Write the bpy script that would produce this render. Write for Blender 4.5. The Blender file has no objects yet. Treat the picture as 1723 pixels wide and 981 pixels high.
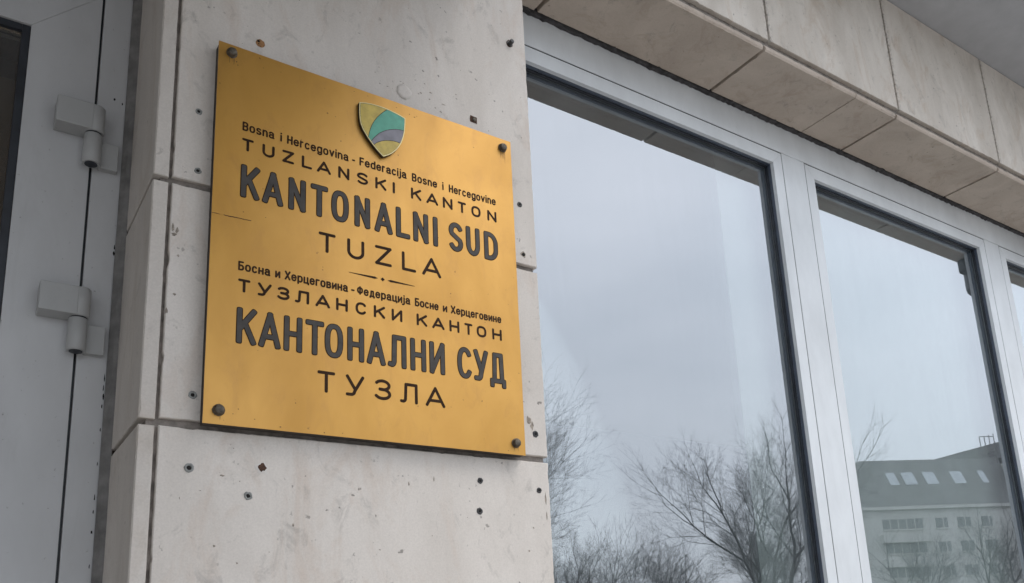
import bpy, bmesh, math, random
from mathutils import Vector, Matrix
random.seed(7)
R = math.radians
S = bpy.context.scene
COL = S.collection

# ------------------------------------------------------------------ camera
cam = bpy.data.cameras.new("camera")
cam_o = bpy.data.objects.new("camera", cam)
COL.objects.link(cam_o)
RIGHT = (0.81382, -0.57833, -0.05674)
DOWN = (0.09607, 0.23019, -0.96839)
FWD = (0.57312, 0.78265, 0.24290)
cam_o.matrix_world = Matrix(((RIGHT[0], -DOWN[0], -FWD[0], 0.0),
                             (RIGHT[1], -DOWN[1], -FWD[1], 0.0),
                             (RIGHT[2], -DOWN[2], -FWD[2], 1.6),
                             (0, 0, 0, 1)))
cam.sensor_fit = 'HORIZONTAL'
cam.sensor_width = 36.0
cam.lens = 1468.80 / 1723.0 * 36.0
cam.shift_x = (861.5 - 938.156) / 1723.0
cam.shift_y = (738.288 - 490.5) / 1723.0
cam.clip_start = 0.02
cam.clip_end = 2000.0
S.camera = cam_o

# ------------------------------------------------------------------ sky, sun, exposure
SUN_EL, SUN_AZ = 60.0, 148.0      # azimuth clockwise from +y
world = bpy.data.worlds.new("World")
S.world = world
world.use_nodes = True
nt = world.node_tree
nt.nodes.clear()
w_out = nt.nodes.new('ShaderNodeOutputWorld')
w_bg = nt.nodes.new('ShaderNodeBackground')
w_sky = nt.nodes.new('ShaderNodeTexSky')
w_sky.sky_type = 'NISHITA'
w_sky.sun_disc = False
w_sky.sun_elevation = R(SUN_EL)
w_sky.sun_rotation = R(SUN_AZ)
w_sky.air_density = 1.0
w_sky.dust_density = 3.0
w_tc = nt.nodes.new('ShaderNodeTexCoord')
w_map = nt.nodes.new('ShaderNodeMapping')
w_map.inputs['Scale'].default_value = (1.2, 1.2, 3.0)
w_n = nt.nodes.new('ShaderNodeTexNoise')
w_n.inputs['Scale'].default_value = 1.5
w_n.inputs['Detail'].default_value = 5.0
w_n.inputs['Roughness'].default_value = 0.5
w_ramp = nt.nodes.new('ShaderNodeValToRGB')          # the overcast cloud sheet
w_ramp.color_ramp.elements[0].position = 0.30
w_ramp.color_ramp.elements[0].color = (6.0, 6.4, 6.9, 1)
w_ramp.color_ramp.elements[1].position = 0.72
w_ramp.color_ramp.elements[1].color = (8.3, 8.5, 8.9, 1)
w_mix = nt.nodes.new('ShaderNodeMixRGB')
w_mix.inputs['Fac'].default_value = 0.88
nt.links.new(w_tc.outputs['Generated'], w_map.inputs['Vector'])
nt.links.new(w_map.outputs['Vector'], w_n.inputs['Vector'])
nt.links.new(w_n.outputs['Fac'], w_ramp.inputs['Fac'])
nt.links.new(w_sky.outputs['Color'], w_mix.inputs['Color1'])
nt.links.new(w_ramp.outputs['Color'], w_mix.inputs['Color2'])
# cloud deck is thicker and greyer towards the horizon
w_sep = nt.nodes.new('ShaderNodeSeparateXYZ')
nt.links.new(w_tc.outputs['Generated'], w_sep.inputs[0])
w_el = nt.nodes.new('ShaderNodeValToRGB')
w_el.color_ramp.elements[0].position = 0.02
w_el.color_ramp.elements[0].color = (0.64, 0.665, 0.68, 1)
w_el.color_ramp.elements[1].position = 0.44
w_el.color_ramp.elements[1].color = (1.02, 1.03, 1.05, 1)
nt.links.new(w_sep.outputs['Z'], w_el.inputs['Fac'])
w_mul = nt.nodes.new('ShaderNodeMixRGB')
w_mul.blend_type = 'MULTIPLY'
w_mul.inputs['Fac'].default_value = 1.0
nt.links.new(w_mix.outputs['Color'], w_mul.inputs['Color1'])
nt.links.new(w_el.outputs['Color'], w_mul.inputs['Color2'])
nt.links.new(w_mul.outputs['Color'], w_bg.inputs['Color'])
w_bg.inputs['Strength'].default_value = 0.13
nt.links.new(w_bg.outputs['Background'], w_out.inputs['Surface'])

sun = bpy.data.lights.new("sun", 'SUN')
sun.energy = 0.6
sun.angle = R(28)
sun.color = (1.0, 0.93, 0.84)
sun_o = bpy.data.objects.new("sun", sun)
COL.objects.link(sun_o)
sun_dir = Vector((math.sin(R(SUN_AZ)) * math.cos(R(SUN_EL)),
                  math.cos(R(SUN_AZ)) * math.cos(R(SUN_EL)), math.sin(R(SUN_EL))))
sun_o.rotation_euler = (-sun_dir).to_track_quat('-Z', 'Y').to_euler()
sun_o.location = sun_dir * 50

S.view_settings.view_transform = 'Standard'
S.view_settings.look = 'None'
S.view_settings.gamma = 1.0
S.view_settings.use_curve_mapping = False
S.view_settings.exposure = 0.97
S.cycles.max_bounces = 8
S.cycles.transparent_max_bounces = 16

# ------------------------------------------------------------------ materials
def new_mat(name):
    m = bpy.data.materials.new(name)
    m.use_nodes = True
    t = m.node_tree
    b = t.nodes['Principled BSDF']
    return m, t, b

def nd(t, kind, **kw):
    n = t.nodes.new(kind)
    for k, v in kw.items():
        if k in n.inputs:
            n.inputs[k].default_value = v
        else:
            setattr(n, k, v)
    return n

def ramp(t, fac, stops):
    r = t.nodes.new('ShaderNodeValToRGB')
    els = r.color_ramp.elements
    while len(els) < len(stops):
        els.new(0.5)
    for e, (p, c) in zip(els, stops):
        e.position = p
        e.color = (*c, 1) if len(c) == 3 else c
    t.links.new(fac, r.inputs['Fac'])
    return r

def g(v):
    return (v, v, v)

def mixc(t, fac, a, b, mode='MIX'):
    m = t.nodes.new('ShaderNodeMixRGB')
    m.blend_type = mode
    if isinstance(fac, (int, float)):
        m.inputs['Fac'].default_value = fac
    else:
        t.links.new(fac, m.inputs['Fac'])
    for s, v in ((m.inputs['Color1'], a), (m.inputs['Color2'], b)):
        if isinstance(v, tuple):
            s.default_value = (*v, 1)
        else:
            t.links.new(v, s)
    return m.outputs['Color']

def noise(t, scale, detail=4, rough=0.55, stretch=None, off=(0, 0, 0), dist=0.0):
    geo = t.nodes.new('ShaderNodeNewGeometry')
    mp = t.nodes.new('ShaderNodeMapping')
    mp.inputs['Location'].default_value = off
    mp.inputs['Scale'].default_value = stretch or (1, 1, 1)
    t.links.new(geo.outputs['Position'], mp.inputs['Vector'])
    n = nd(t, 'ShaderNodeTexNoise', Scale=scale, Detail=detail, Roughness=rough, Distortion=dist)
    t.links.new(mp.outputs['Vector'], n.inputs['Vector'])
    return n.outputs['Fac']

def bump(t, b, h, strength, dist=0.002):
    bp = nd(t, 'ShaderNodeBump', Strength=strength, Distance=dist)
    t.links.new(h, bp.inputs['Height'])
    t.links.new(bp.outputs['Normal'], b.inputs['Normal'])

def plain(name, col, rough=0.5, metal=0.0, var=0.12, scale=30, bmp=0.0, spec=0.5):
    m, t, b = new_mat(name)
    n = noise(t, scale, 5)
    lo = tuple(c * (1 - var) for c in col)
    hi = tuple(min(1, c * (1 + var)) for c in col)
    r = ramp(t, n, [(0.3, lo), (0.7, hi)])
    t.links.new(r.outputs['Color'], b.inputs['Base Color'])
    b.inputs['Roughness'].default_value = rough
    b.inputs['Metallic'].default_value = metal
    b.inputs['Specular IOR Level'].default_value = spec
    if bmp:
        bump(t, b, noise(t, scale * 6, 4), bmp)
    return m

def stone(name, lo, hi, warm, dirt=0.5, joints=None, off=(0, 0, 0), streak=(1.4, 1.4, 0.5)):
    """pale cut stone: cloudy tone, brownish veins, grey scuffs, dark pits"""
    m, t, b = new_mat(name)
    base = ramp(t, noise(t, 5.0, 8, 0.62, streak, off, 0.6), [(0.28, lo), (0.72, hi)]).outputs['Color']
    wv = ramp(t, noise(t, 7.0, 6, 0.7, streak, (off[0] + 3, off[1], off[2] + 7), 1.2),
              [(0.52, g(0)), (0.78, g(1))]).outputs['Color']
    c = mixc(t, wv, base, warm)
    # grey scuffs
    sc = ramp(t, noise(t, 22.0, 9, 0.7, (1, 1, 0.7), (off[0] + 11, off[1], off[2] + 1), 0.8),
              [(0.57, g(0)), (0.74, g(0.55 * dirt))]).outputs['Color']
    c = mixc(t, sc, c, (0.17, 0.16, 0.15))
    # fine grain
    gr = ramp(t, noise(t, 320.0, 3, 0.6), [(0.3, g(0.93)), (0.7, g(1.04))]).outputs['Color']
    c = mixc(t, 1.0, c, gr, 'MULTIPLY')
    # pits and specks
    pt = ramp(t, noise(t, 75.0, 3, 0.5, None, (off[0] + 5, off[1] + 2, off[2])),
              [(0.70, g(0)), (0.745, g(0.8 * dirt))]).outputs['Color']
    region = ramp(t, noise(t, 6.0, 3, 0.5, None, (off[0] + 9, 2, off[2] + 4)),
                  [(0.42, g(0.25)), (0.62, g(1))]).outputs['Color']
    pt = mixc(t, 1.0, pt, region, 'MULTIPLY')
    c = mixc(t, pt, c, (0.085, 0.075, 0.065))
    if joints:                                   # grime that has crept out of the joints
        x0, pitch = joints
        geo = t.nodes.new('ShaderNodeNewGeometry')
        sep = t.nodes.new('ShaderNodeSeparateXYZ')
        t.links.new(geo.outputs['Position'], sep.inputs[0])
        a = nd(t, 'ShaderNodeMath', operation='SUBTRACT'); a.inputs[1].default_value = x0 - pitch * 0.5
        t.links.new(sep.outputs['X'], a.inputs[0])
        md = nd(t, 'ShaderNodeMath', operation='FLOORED_MODULO'); md.inputs[1].default_value = pitch
        t.links.new(a.outputs[0], md.inputs[0])
        s2 = nd(t, 'ShaderNodeMath', operation='SUBTRACT'); s2.inputs[1].default_value = pitch * 0.5
        t.links.new(md.outputs[0], s2.inputs[0])
        ab = nd(t, 'ShaderNodeMath', operation='ABSOLUTE'); t.links.new(s2.outputs[0], ab.inputs[0])
        near = ramp(t, ab.outputs[0], [(0.0, g(1)), (0.02, g(0))]).outputs['Color']
        spots = ramp(t, noise(t, 120.0, 5, 0.6, (1, 1, 0.8), (1, 1, 8)), [(0.48, g(0)), (0.66, g(0.7))]).outputs['Color']
        c = mixc(t, mixc(t, 1.0, near, spots, 'MULTIPLY'), c, (0.05, 0.045, 0.04))
    t.links.new(c, b.inputs['Base Color'])
    b.inputs['Roughness'].default_value = 0.72
    b.inputs['Specular IOR Level'].default_value = 0.25
    hs = nd(t, 'ShaderNodeMath', operation='MULTIPLY_ADD')
    hs.inputs[1].default_value = -1.0
    t.links.new(pt, hs.inputs[0])
    t.links.new(noise(t, 60, 8, 0.65), hs.inputs[2])
    bump(t, b, hs.outputs[0], 0.22, 0.0015)
    return m

M = {}
M['stone'] = stone('pale_stone', (0.58, 0.535, 0.49), (0.70, 0.655, 0.61), (0.57, 0.485, 0.42), 0.8)
M['stone_side'] = stone('reveal_stone', (0.54, 0.50, 0.46), (0.65, 0.605, 0.56), (0.50, 0.44, 0.38), 0.5, off=(4, 1, 3))
M['stone_fascia'] = stone('fascia_stone', (0.48, 0.43, 0.375), (0.70, 0.65, 0.59), (0.45, 0.35, 0.265), 0.75,
                          joints=(1.871, 0.648), off=(2, 6, 1), streak=(1.2, 1.2, 0.55))
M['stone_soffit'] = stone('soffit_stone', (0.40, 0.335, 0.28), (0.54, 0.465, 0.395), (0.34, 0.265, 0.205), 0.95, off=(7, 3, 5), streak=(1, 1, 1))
M['mortar'] = plain('joint_mortar', (0.22, 0.195, 0.175), 0.9, var=0.4, scale=60, bmp=0.5)
M['dark_joint'] = plain('dark_joint', (0.05, 0.048, 0.05), 0.9, var=0.5, scale=40, bmp=0.6)
M['plaster'] = plain('grey_plaster', (0.40, 0.405, 0.42), 0.85, var=0.06, scale=14, bmp=0.25)
M['sealant'] = plain('grey_sealant', (0.17, 0.165, 0.16), 0.7, var=0.3, scale=35, bmp=0.3)

def painted_alu(name, col, rough=0.38, dirt=0.3):
    m, t, b = new_mat(name)
    n = ramp(t, noise(t, 9, 6, 0.6, (1, 1, 0.4)), [(0.3, tuple(c * 0.9 for c in col)), (0.7, tuple(min(1, c * 1.06) for c in col))]).outputs['Color']
    sp = ramp(t, noise(t, 130, 4, 0.6, (1, 1, 0.8), (3, 3, 3)), [(0.69, g(0)), (0.75, g(dirt))]).outputs['Color']
    sm = ramp(t, noise(t, 16, 8, 0.7, (1, 1, 0.3), (8, 1, 2), 1.0), [(0.55, g(0)), (0.8, g(0.35 * dirt))]).outputs['Color']
    c = mixc(t, sp, n, (0.1, 0.09, 0.08))
    c = mixc(t, sm, c, (0.16, 0.15, 0.14))
    t.links.new(c, b.inputs['Base Color'])
    rr = ramp(t, noise(t, 30, 5), [(0.3, g(rough - 0.06)), (0.7, g(rough + 0.12))])
    t.links.new(rr.outputs['Color'], b.inputs['Roughness'])
    b.inputs['Specular IOR Level'].default_value = 0.45
    bump(t, b, noise(t, 500, 2), 0.04, 0.0006)
    return m

M['alu_white'] = painted_alu('silver_frame_paint', (0.665, 0.69, 0.71), 0.36, 0.2)
M['alu_grey'] = painted_alu('grey_door_paint', (0.51, 0.515, 0.525), 0.42, 0.5)
M['hinge'] = painted_alu('hinge_paint', (0.40, 0.405, 0.405), 0.35, 0.5)
M['rubber'] = plain('black_rubber', (0.020, 0.024, 0.032), 0.45, var=0.3)
M['bead'] = plain('dark_grey_bead', (0.075, 0.092, 0.125), 0.4, var=0.15)

# brass sheet: satin metal with blotches, streaks, specks
m, t, b = new_mat('satin_brass')
bc = ramp(t, noise(t, 4.5, 7, 0.6, (1, 1, 0.6), (2, 0, 1), 0.8), [(0.3, (0.465, 0.240, 0.040)), (0.7, (0.585, 0.318, 0.070))]).outputs['Color']
bl = ramp(t, noise(t, 26, 8, 0.7, (1, 1, 0.55), (4, 4, 4), 0.6), [(0.52, g(0)), (0.8, g(0.5))]).outputs['Color']
bc = mixc(t, bl, bc, (0.38, 0.19, 0.05))
sp = ramp(t, noise(t, 95, 3, 0.5, None, (1, 7, 2)), [(0.73, g(0)), (0.775, g(0.75))]).outputs['Color']
bc = mixc(t, sp, bc, (0.12, 0.05, 0.015))
t.links.new(bc, b.inputs['Base Color'])
b.inputs['Metallic'].default_value = 0.85
b.inputs['Coat Weight'].default_value = 0.5
b.inputs['Coat Roughness'].default_value = 0.3
rr = ramp(t, noise(t, 14, 7, 0.65, (1, 1, 0.5)), [(0.3, g(0.42)), (0.75, g(0.56))])
t.links.new(rr.outputs['Color'], b.inputs['Roughness'])
bump(t, b, noise(t, 9, 3, 0.5), 0.05, 0.004)
M['brass'] = m
M['brass_rim'] = plain('pale_brass_rim', (0.60, 0.52, 0.27), 0.4, 0.6, 0.12, 60)
M['backing'] = plain('dark_backing_board', (0.045, 0.036, 0.030), 0.8, var=0.4, scale=40, bmp=0.4)
M['ink_grey'] = plain('charcoal_enamel', (0.062, 0.056, 0.051), 0.5, var=0.25, scale=50, spec=0.25)
M['ink_brown'] = plain('brown_enamel', (0.036, 0.017, 0.007), 0.55, var=0.3, scale=60, spec=0.12)
M['yellow'] = plain('yellow_enamel', (0.50, 0.37, 0.075), 0.4, 0.1, 0.18, 70)
M['teal'] = plain('teal_enamel', (0.085, 0.33, 0.235), 0.4, 0.1, 0.12, 70)
M['violet'] = plain('grey_violet_enamel', (0.195, 0.19, 0.22), 0.42, 0.1, 0.14, 70)
M['shield_dark'] = plain('dark_shield_edge', (0.030, 0.020, 0.013), 0.55, 0.1, 0.4, 50)
M['bolt'] = plain('tarnished_bolt', (0.11, 0.095, 0.075), 0.45, 0.6, 0.45, 160, 0.4)
M['rust'] = plain('rusty_metal', (0.085, 0.042, 0.026), 0.8, 0.2, 0.6, 260, 0.6)
M['rust_run'] = plain('brown_run', (0.30, 0.155, 0.045), 0.6, 0.3, 0.4, 120)
M['plug'] = plain('grey_plastic_plug', (0.24, 0.245, 0.235), 0.6, 0.0, 0.3, 200)
M['hole'] = plain('hole_dark', (0.012, 0.011, 0.010), 0.95, 0.0, 0.2)
M['chip'] = plain('broken_stone', (0.30, 0.26, 0.22), 0.9, 0.0, 0.5, 150, 0.8)
M['filler'] = plain('smooth_filler', (0.62, 0.585, 0.55), 0.7, 0.0, 0.06, 30, 0.15)
M['rusty_plug'] = plain('ochre_plug', (0.33, 0.17, 0.07), 0.8, 0.0, 0.5, 220, 0.5)
M['black_plastic'] = plain('black_plastic', (0.03, 0.03, 0.032), 0.35, 0.0, 0.2)
M['handle'] = plain('dark_handle', (0.10, 0.11, 0.11), 0.4, 0.3, 0.1)

def glass(name, tint, refl_col, fac):
    m, t, b = new_mat(name)
    t.nodes.remove(b)
    out = t.nodes['Material Output']
    tr = nd(t, 'ShaderNodeBsdfTransparent'); tr.inputs['Color'].default_value = (*tint, 1)
    gl = nd(t, 'ShaderNodeBsdfGlossy'); gl.inputs['Color'].default_value = (*refl_col, 1); gl.inputs['Roughness'].default_value = 0.0
    n = noise(t, 1.6, 2, 0.4)
    bp = nd(t, 'ShaderNodeBump', Strength=0.02, Distance=0.01)
    t.links.new(n, bp.inputs['Height'])
    t.links.new(bp.outputs['Normal'], gl.inputs['Normal'])
    fr = nd(t, 'ShaderNodeFresnel', IOR=1.5)
    ad = nd(t, 'ShaderNodeMath', operation='ADD'); ad.inputs[1].default_value = fac; ad.use_clamp = True
    t.links.new(fr.outputs[0], ad.inputs[0])
    mx = nd(t, 'ShaderNodeMixShader')
    t.links.new(ad.outputs[0], mx.inputs['Fac'])
    t.links.new(tr.outputs[0], mx.inputs[1]); t.links.new(gl.outputs[0], mx.inputs[2])
    df = nd(t, 'ShaderNodeBsdfDiffuse'); df.inputs['Color'].default_value = (0.55, 0.62, 0.68, 1)
    st = ramp(t, noise(t, 7, 7, 0.65, (1, 1, 0.12), (3, 1, 2), 0.5), [(0.42, g(0.03)), (0.72, g(0.075))])
    m2 = nd(t, 'ShaderNodeMixShader')
    t.links.new(st.outputs['Color'], m2.inputs['Fac'])
    t.links.new(mx.outputs[0], m2.inputs[1]); t.links.new(df.outputs[0], m2.inputs[2])
    t.links.new(m2.outputs[0], out.inputs['Surface'])
    return m
M['glass_out'] = glass('coated_outer_glass', (0.88, 0.92, 0.90), (0.92, 0.955, 1.0), 0.27)
M['glass_in'] = glass('inner_glass', (0.86, 0.90, 0.90), (0.95, 0.98, 1.0), 0.14)
m, t, b = new_mat('clear_glass_body'); t.nodes.remove(b)
tr = nd(t, 'ShaderNodeBsdfTransparent'); tr.inputs['Color'].default_value = (0.98, 0.99, 0.985, 1)
t.links.new(tr.outputs[0], t.nodes['Material Output'].inputs['Surface'])
M['glass_body'] = m
M['door_glass'] = glass('dark_door_glass', (0.70, 0.68, 0.64), (0.9, 0.85, 0.8), 0.0)

# ------------------------------------------------------------------ mesh helpers
class MB:
    def __init__(s):
        s.v = []; s.f = []; s.mi = []; s.sm = []
    def add(s, vs, fs, mi=0, smooth=False):
        o = len(s.v)
        s.v += [tuple(p) for p in vs]
        for f in fs:
            s.f.append(tuple(i + o for i in f)); s.mi.append(mi); s.sm.append(smooth)
        return s
    def box(s, x0, x1, y0, y1, z0, z1, mi=0, c=0.0):
        """box, optionally with a chamfer c on its front (-y) edges"""
        if c <= 0:
            v = [(x0, y0, z0), (x1, y0, z0), (x1, y1, z0), (x0, y1, z0), (x0, y0, z1), (x1, y0, z1), (x1, y1, z1), (x0, y1, z1)]
            return s.add(v, [(0, 3, 2, 1), (4, 5, 6, 7), (0, 1, 5, 4), (1, 2, 6, 5), (2, 3, 7, 6), (3, 0, 4, 7)], mi)
        bm = bmesh.new()
        bmesh.ops.create_cube(bm, size=1)
        for q in bm.verts:
            q.co = Vector((x0 + (q.co.x + .5) * (x1 - x0), y0 + (q.co.y + .5) * (y1 - y0), z0 + (q.co.z + .5) * (z1 - z0)))
        bmesh.ops.bevel(bm, geom=list(bm.edges), offset=c, segments=2, affect='EDGES', profile=0.5)
        bm.verts.index_update()
        s.add([q.co[:] for q in bm.verts], [[q.index for q in f.verts] for f in bm.faces], mi)
        bm.free(); return s
    def cyl(s, a, bb, r0, r1, n=24, mi=0, caps=True, smooth=True, bev=0.0):
        a = Vector(a); bb = Vector(bb); d = (bb - a).normalized()
        u = d.orthogonal().normalized(); w = d.cross(u)
        rings = [(a, r0), (bb, r1)] if bev <= 0 else [(a, r0 - bev), (a + d * bev, r0), (bb - d * bev, r1), (bb, r1 - bev)]
        vs = []
        for p, r in rings:
            vs += [p + (u * math.cos(2 * math.pi * i / n) + w * math.sin(2 * math.pi * i / n)) * r for i in range(n)]
        fs = []
        for k in range(len(rings) - 1):
            fs += [(k * n + i, k * n + (i + 1) % n, (k + 1) * n + (i + 1) % n, (k + 1) * n + i) for i in range(n)]
        s.add(vs, fs, mi, smooth)
        if caps:
            L = len(rings) - 1
            s.add([vs[i] for i in range(n)][::-1], [tuple(range(n))], mi)
            s.add([vs[L * n + i] for i in range(n)], [tuple(range(n))], mi)
        return s
    def lathe_y(s, x, y, z, prof, n=20, mi=0, jit=0.0, hexa=False):
        """profile of (radius, forward) pairs round an axis that points out of the wall (-y)"""
        vs = []; k = len(prof)
        jr = [1 + random.uniform(-jit, jit) for _ in range(n)]
        for r, f in prof:
            for i in range(n):
                a = 2 * math.pi * i / n
                vs.append((x + r * jr[i] * math.cos(a), y - f, z + r * jr[i] * math.sin(a)))
        fs = []
        for q in range(k - 1):
            fs += [(q * n + i, q * n + (i + 1) % n, (q + 1) * n + (i + 1) % n, (q + 1) * n + i) for i in range(n)]
        fs.append(tuple(range((k - 1) * n, k * n)))
        return s.add(vs, fs, mi, not hexa)
    def prism(s, pts, y0, y1, mi=0, mi_side=None):
        """polygon in the wall plane (x, z), front at y0 and back at y1"""
        n = len(pts)
        area = sum(pts[i][0] * pts[(i + 1) % n][1] - pts[(i + 1) % n][0] * pts[i][1] for i in range(n))
        if area < 0: pts = pts[::-1]
        vs = [(x, y0, z) for x, z in pts] + [(x, y1, z) for x, z in pts]
        s.add(vs, [tuple(range(n))], mi)
        ms = mi if mi_side is None else mi_side
        o = len(s.v) - 2 * n
        for i in range(n):
            j = (i + 1) % n
            s.f.append((o + i, o + n + i, o + n + j, o + j)); s.mi.append(ms); s.sm.append(False)
        s.f.append(tuple(o + n + i for i in range(n))[::-1]); s.mi.append(ms); s.sm.append(False)
        return s
    def build(s, name, mat, parent=None, bevel=0.0):
        me = bpy.data.meshes.new(name)
        off = Vector((0, 0, 0))
        p = parent
        while p is not None:
            off += Vector(p.location); p = p.parent
        me.from_pydata([tuple(Vector(q) - off) for q in s.v], [], s.f)
        for q in (mat if isinstance(mat, (list, tuple)) else [mat]):
            me.materials.append(q)
        me.polygons.foreach_set('material_index', s.mi)
        me.polygons.foreach_set('use_smooth', s.sm)
        me.update()
        o = bpy.data.objects.new(name, me)
        COL.objects.link(o)
        if parent is not None: o.parent = parent
        return o

def thing(name, label, cat, loc, group=None):
    o = bpy.data.objects.new(name, None)
    COL.objects.link(o)
    o.empty_display_size = 0.1
    o.location = loc
    o['label'] = label; o['category'] = cat
    if group: o['group'] = group
    return o

def tag(o, label, cat, group=None):
    o['label'] = label; o['category'] = cat
    if group: o['group'] = group
    return o

def struct(name, mb, mat):
    o = mb.build(name, mat); o['kind'] = 'structure'; return o

def slab_outline(x0, x1, z0, z1, step=0.007, jit=0.0006, chip=0.05, depth=0.0025, rnd=None):
    """rectangle whose edges wander slightly and have small nicks broken out"""
    rnd = rnd or random
    pts = []
    def edge(ax, az, bx, bz, nx, nz):
        L = math.hypot(bx - ax, bz - az); n = max(2, int(L / step)); k = 0; left = 0; dep = 0
        for i in range(n):
            f = i / n
            if left == 0 and 0.02 < f < 0.98 and rnd.random() < chip:
                left = rnd.randint(1, 3); dep = rnd.uniform(0.3, 1) * depth
            d = rnd.uniform(0, jit)
            if i == 0: d = jit * 0.5
            if left: d += dep * rnd.uniform(0.5, 1); left -= 1
            pts.append((ax + (bx - ax) * f + nx * d, az + (bz - az) * f + nz * d))
    edge(x0, z0, x1, z0, 0, 1); edge(x1, z0, x1, z1, -1, 0); edge(x1, z1, x0, z1, 0, -1); edge(x0, z1, x0, z0, 1, 0)
    return pts

def slab(x0, x1, z0, z1, yf, th, plane='y', c=0.0015, rnd=None, **kw):
    """chamfered slab; plane 'y': faces -y at yf, 'z': faces down at yf (x, y outline), 'x': faces -x at yf (y, z outline)"""
    pts = slab_outline(x0, x1, z0, z1, rnd=rnd, **kw)
    n = len(pts); cx, cz = (x0 + x1) / 2, (z0 + z1) / 2
    def inset(p):
        dx = max(min(p[0], x1 - c), x0 + c); dz = max(min(p[1], z1 - c), z0 + c)
        return (dx, dz)
    def P(p, d):
        if plane == 'y': return (p[0], yf + d, p[1])
        if plane == 'z': return (p[0], p[1], yf + d)
        return (yf + d, p[0], p[1])
    # the inset ring keeps nicked points where they are, so nicks show as bevelled bites
    ring = [((p[0] + inset(p)[0]) / 2 + (inset(p)[0] - p[0]) / 2, (p[1] + inset(p)[1]) / 2 + (inset(p)[1] - p[1]) / 2) for p in pts]
    ring = [(q[0] + (cx - q[0]) * 0.0008, q[1] + (cz - q[1]) * 0.0008) for q in ring]
    vs = [P(p, 0) for p in ring] + [P(p, c) for p in pts] + [P(p, th) for p in pts]
    fs = [tuple(range(n))] + [(i, n + i, n + (i + 1) % n, (i + 1) % n) for i in range(n)] + \
         [(n + i, 2 * n + i, 2 * n + (i + 1) % n, n + (i + 1) % n) for i in range(n)]
    if plane in ('z', ): fs = [f[::-1] for f in fs]
    if plane == 'x': fs = [f[::-1] for f in fs]
    return MB().add(vs, fs)

YP = 1.382          # front face of the stone
YS = 1.370          # face of the brass sign
YF = 1.620          # face of the window frames and door
YG = 1.655          # face of the glass
ZS = 3.283          # underside of the soffit
PX0, PX1 = 0.2355, 0.9855
RS = random.Random(3)

# ------------------------------------------------------------------ ground and unseen surroundings
gm = plain('asphalt_paving', (0.16, 0.16, 0.155), 0.9, var=0.25, scale=3, bmp=0.3)
struct('ground', MB().add([(-400, -400, 0), (400, -400, 0), (400, 400, 0), (-400, 400, 0)], [(0, 1, 2, 3)]), gm)
pm = plain('pale_paving', (0.36, 0.345, 0.325), 0.85, var=0.15, scale=5, bmp=0.3)
struct('pavement', MB().box(-12, 16, -4.5, 1.9, 0.001, 0.12), pm)
# overhanging slab over the windows, deeper over the entrance
struct('ceiling', MB().box(-8, 14, 0.86, 3.2, 3.784, 4.05), M['plaster'])
struct('upper_wall', MB().box(-8, 14, 0.9, 1.3, 4.051, 9.0), M['plaster'])
cn = thing('entrance_canopy', 'grey concrete canopy over the entrance door, left of the stone pier', 'canopy', (-1.4, 1.0, 3.12))
MB().box(-4.6, 0.85, -1.5, 1.378, 3.07, 3.32).build('canopy_slab', M['plaster'], cn)
MB().box(-2.4, 0.2345, 0.1, 1.612, 2.945, 3.0685).build('door_shade_slab', M['plaster'], cn)  # unseen slab above the door, drawn out towards the street to shade the leaf

esw = thing('left_shade_wall', 'stone wall added out of view on the left to darken the reveal and door', 'wall', (-4.45, 0.0, 0.1))  # added wall, never in view: keeps light from the left off reveal and door
MB().box(-4.6, -4.3, -1.4, 1.6, 0.1, 3.069).build('wall_body', M['stone_side'], esw)

# room behind the windows
wallm = plain('room_wall', (0.36, 0.38, 0.37), 0.9, var=0.05)
struct('interior_wall', MB().box(0.99, 9.0, 6.0, 6.1, 0.5, 3.6).box(0.93, 0.98, 1.76, 6.0, 0.5, 3.6).box(9.0, 9.1, 1.76, 6.0, 0.5, 3.6), wallm)
struct('interior_ceiling', MB().box(0.93, 9.1, 1.76, 6.1, 3.6, 3.7), plain('room_ceiling', (0.52, 0.56, 0.53), 0.9, var=0.03))
struct('interior_floor', MB().box(0.93, 9.1, 1.76, 6.1, 0.4, 0.5), plain('room_floor', (0.40, 0.38, 0.35), 0.6))

# ------------------------------------------------------------------ stone pier
pier = thing('stone_pier', 'pale stone clad pier carrying the brass sign between the door and the windows', 'pier', (0.61, 1.5, 0.1))
MB().box(PX0 + 0.012, PX1 - 0.006, YP + 0.009, 1.70, 0.12, 3.30).build('mortar_core', M['mortar'], pier)
rows = [(0.13, 0.765), (0.777, 1.375), (1.387, 1.9765), (1.9885, 2.3865), (2.3985, 3.295)]
stone_rows = []
for i, (z0, z1) in enumerate(rows):
    stone_rows.append((z0, z1, slab(0.2645, PX1, z0, z1, YP, 0.028, rnd=RS, chip=0.06, depth=0.003)))
    z0r, z1r = z0 - 0.003, z1 - 0.001
    mb = slab(YP + 0.0015, 1.612, z0r, z1r, PX0, 0.0235, plane='x', rnd=RS, chip=0.04)
    # rough front edge of the reveal slab, seen from the street
    e = slab(PX0 + 0.0006, 0.2585, z0r, z1r, YP + 0.0005, 0.03, rnd=RS, chip=0.09, depth=0.0025, c=0.0012)
    mb.add(e.v, e.f)
    mb.build('reveal_slab', M['stone_side'], pier)
    MB().box(PX1 - 0.0105, PX1 - 0.001, YP + 0.0285, 1.618, z0, z1, c=0.001).build('reveal_slab', M['stone_side'], pier)

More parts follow.
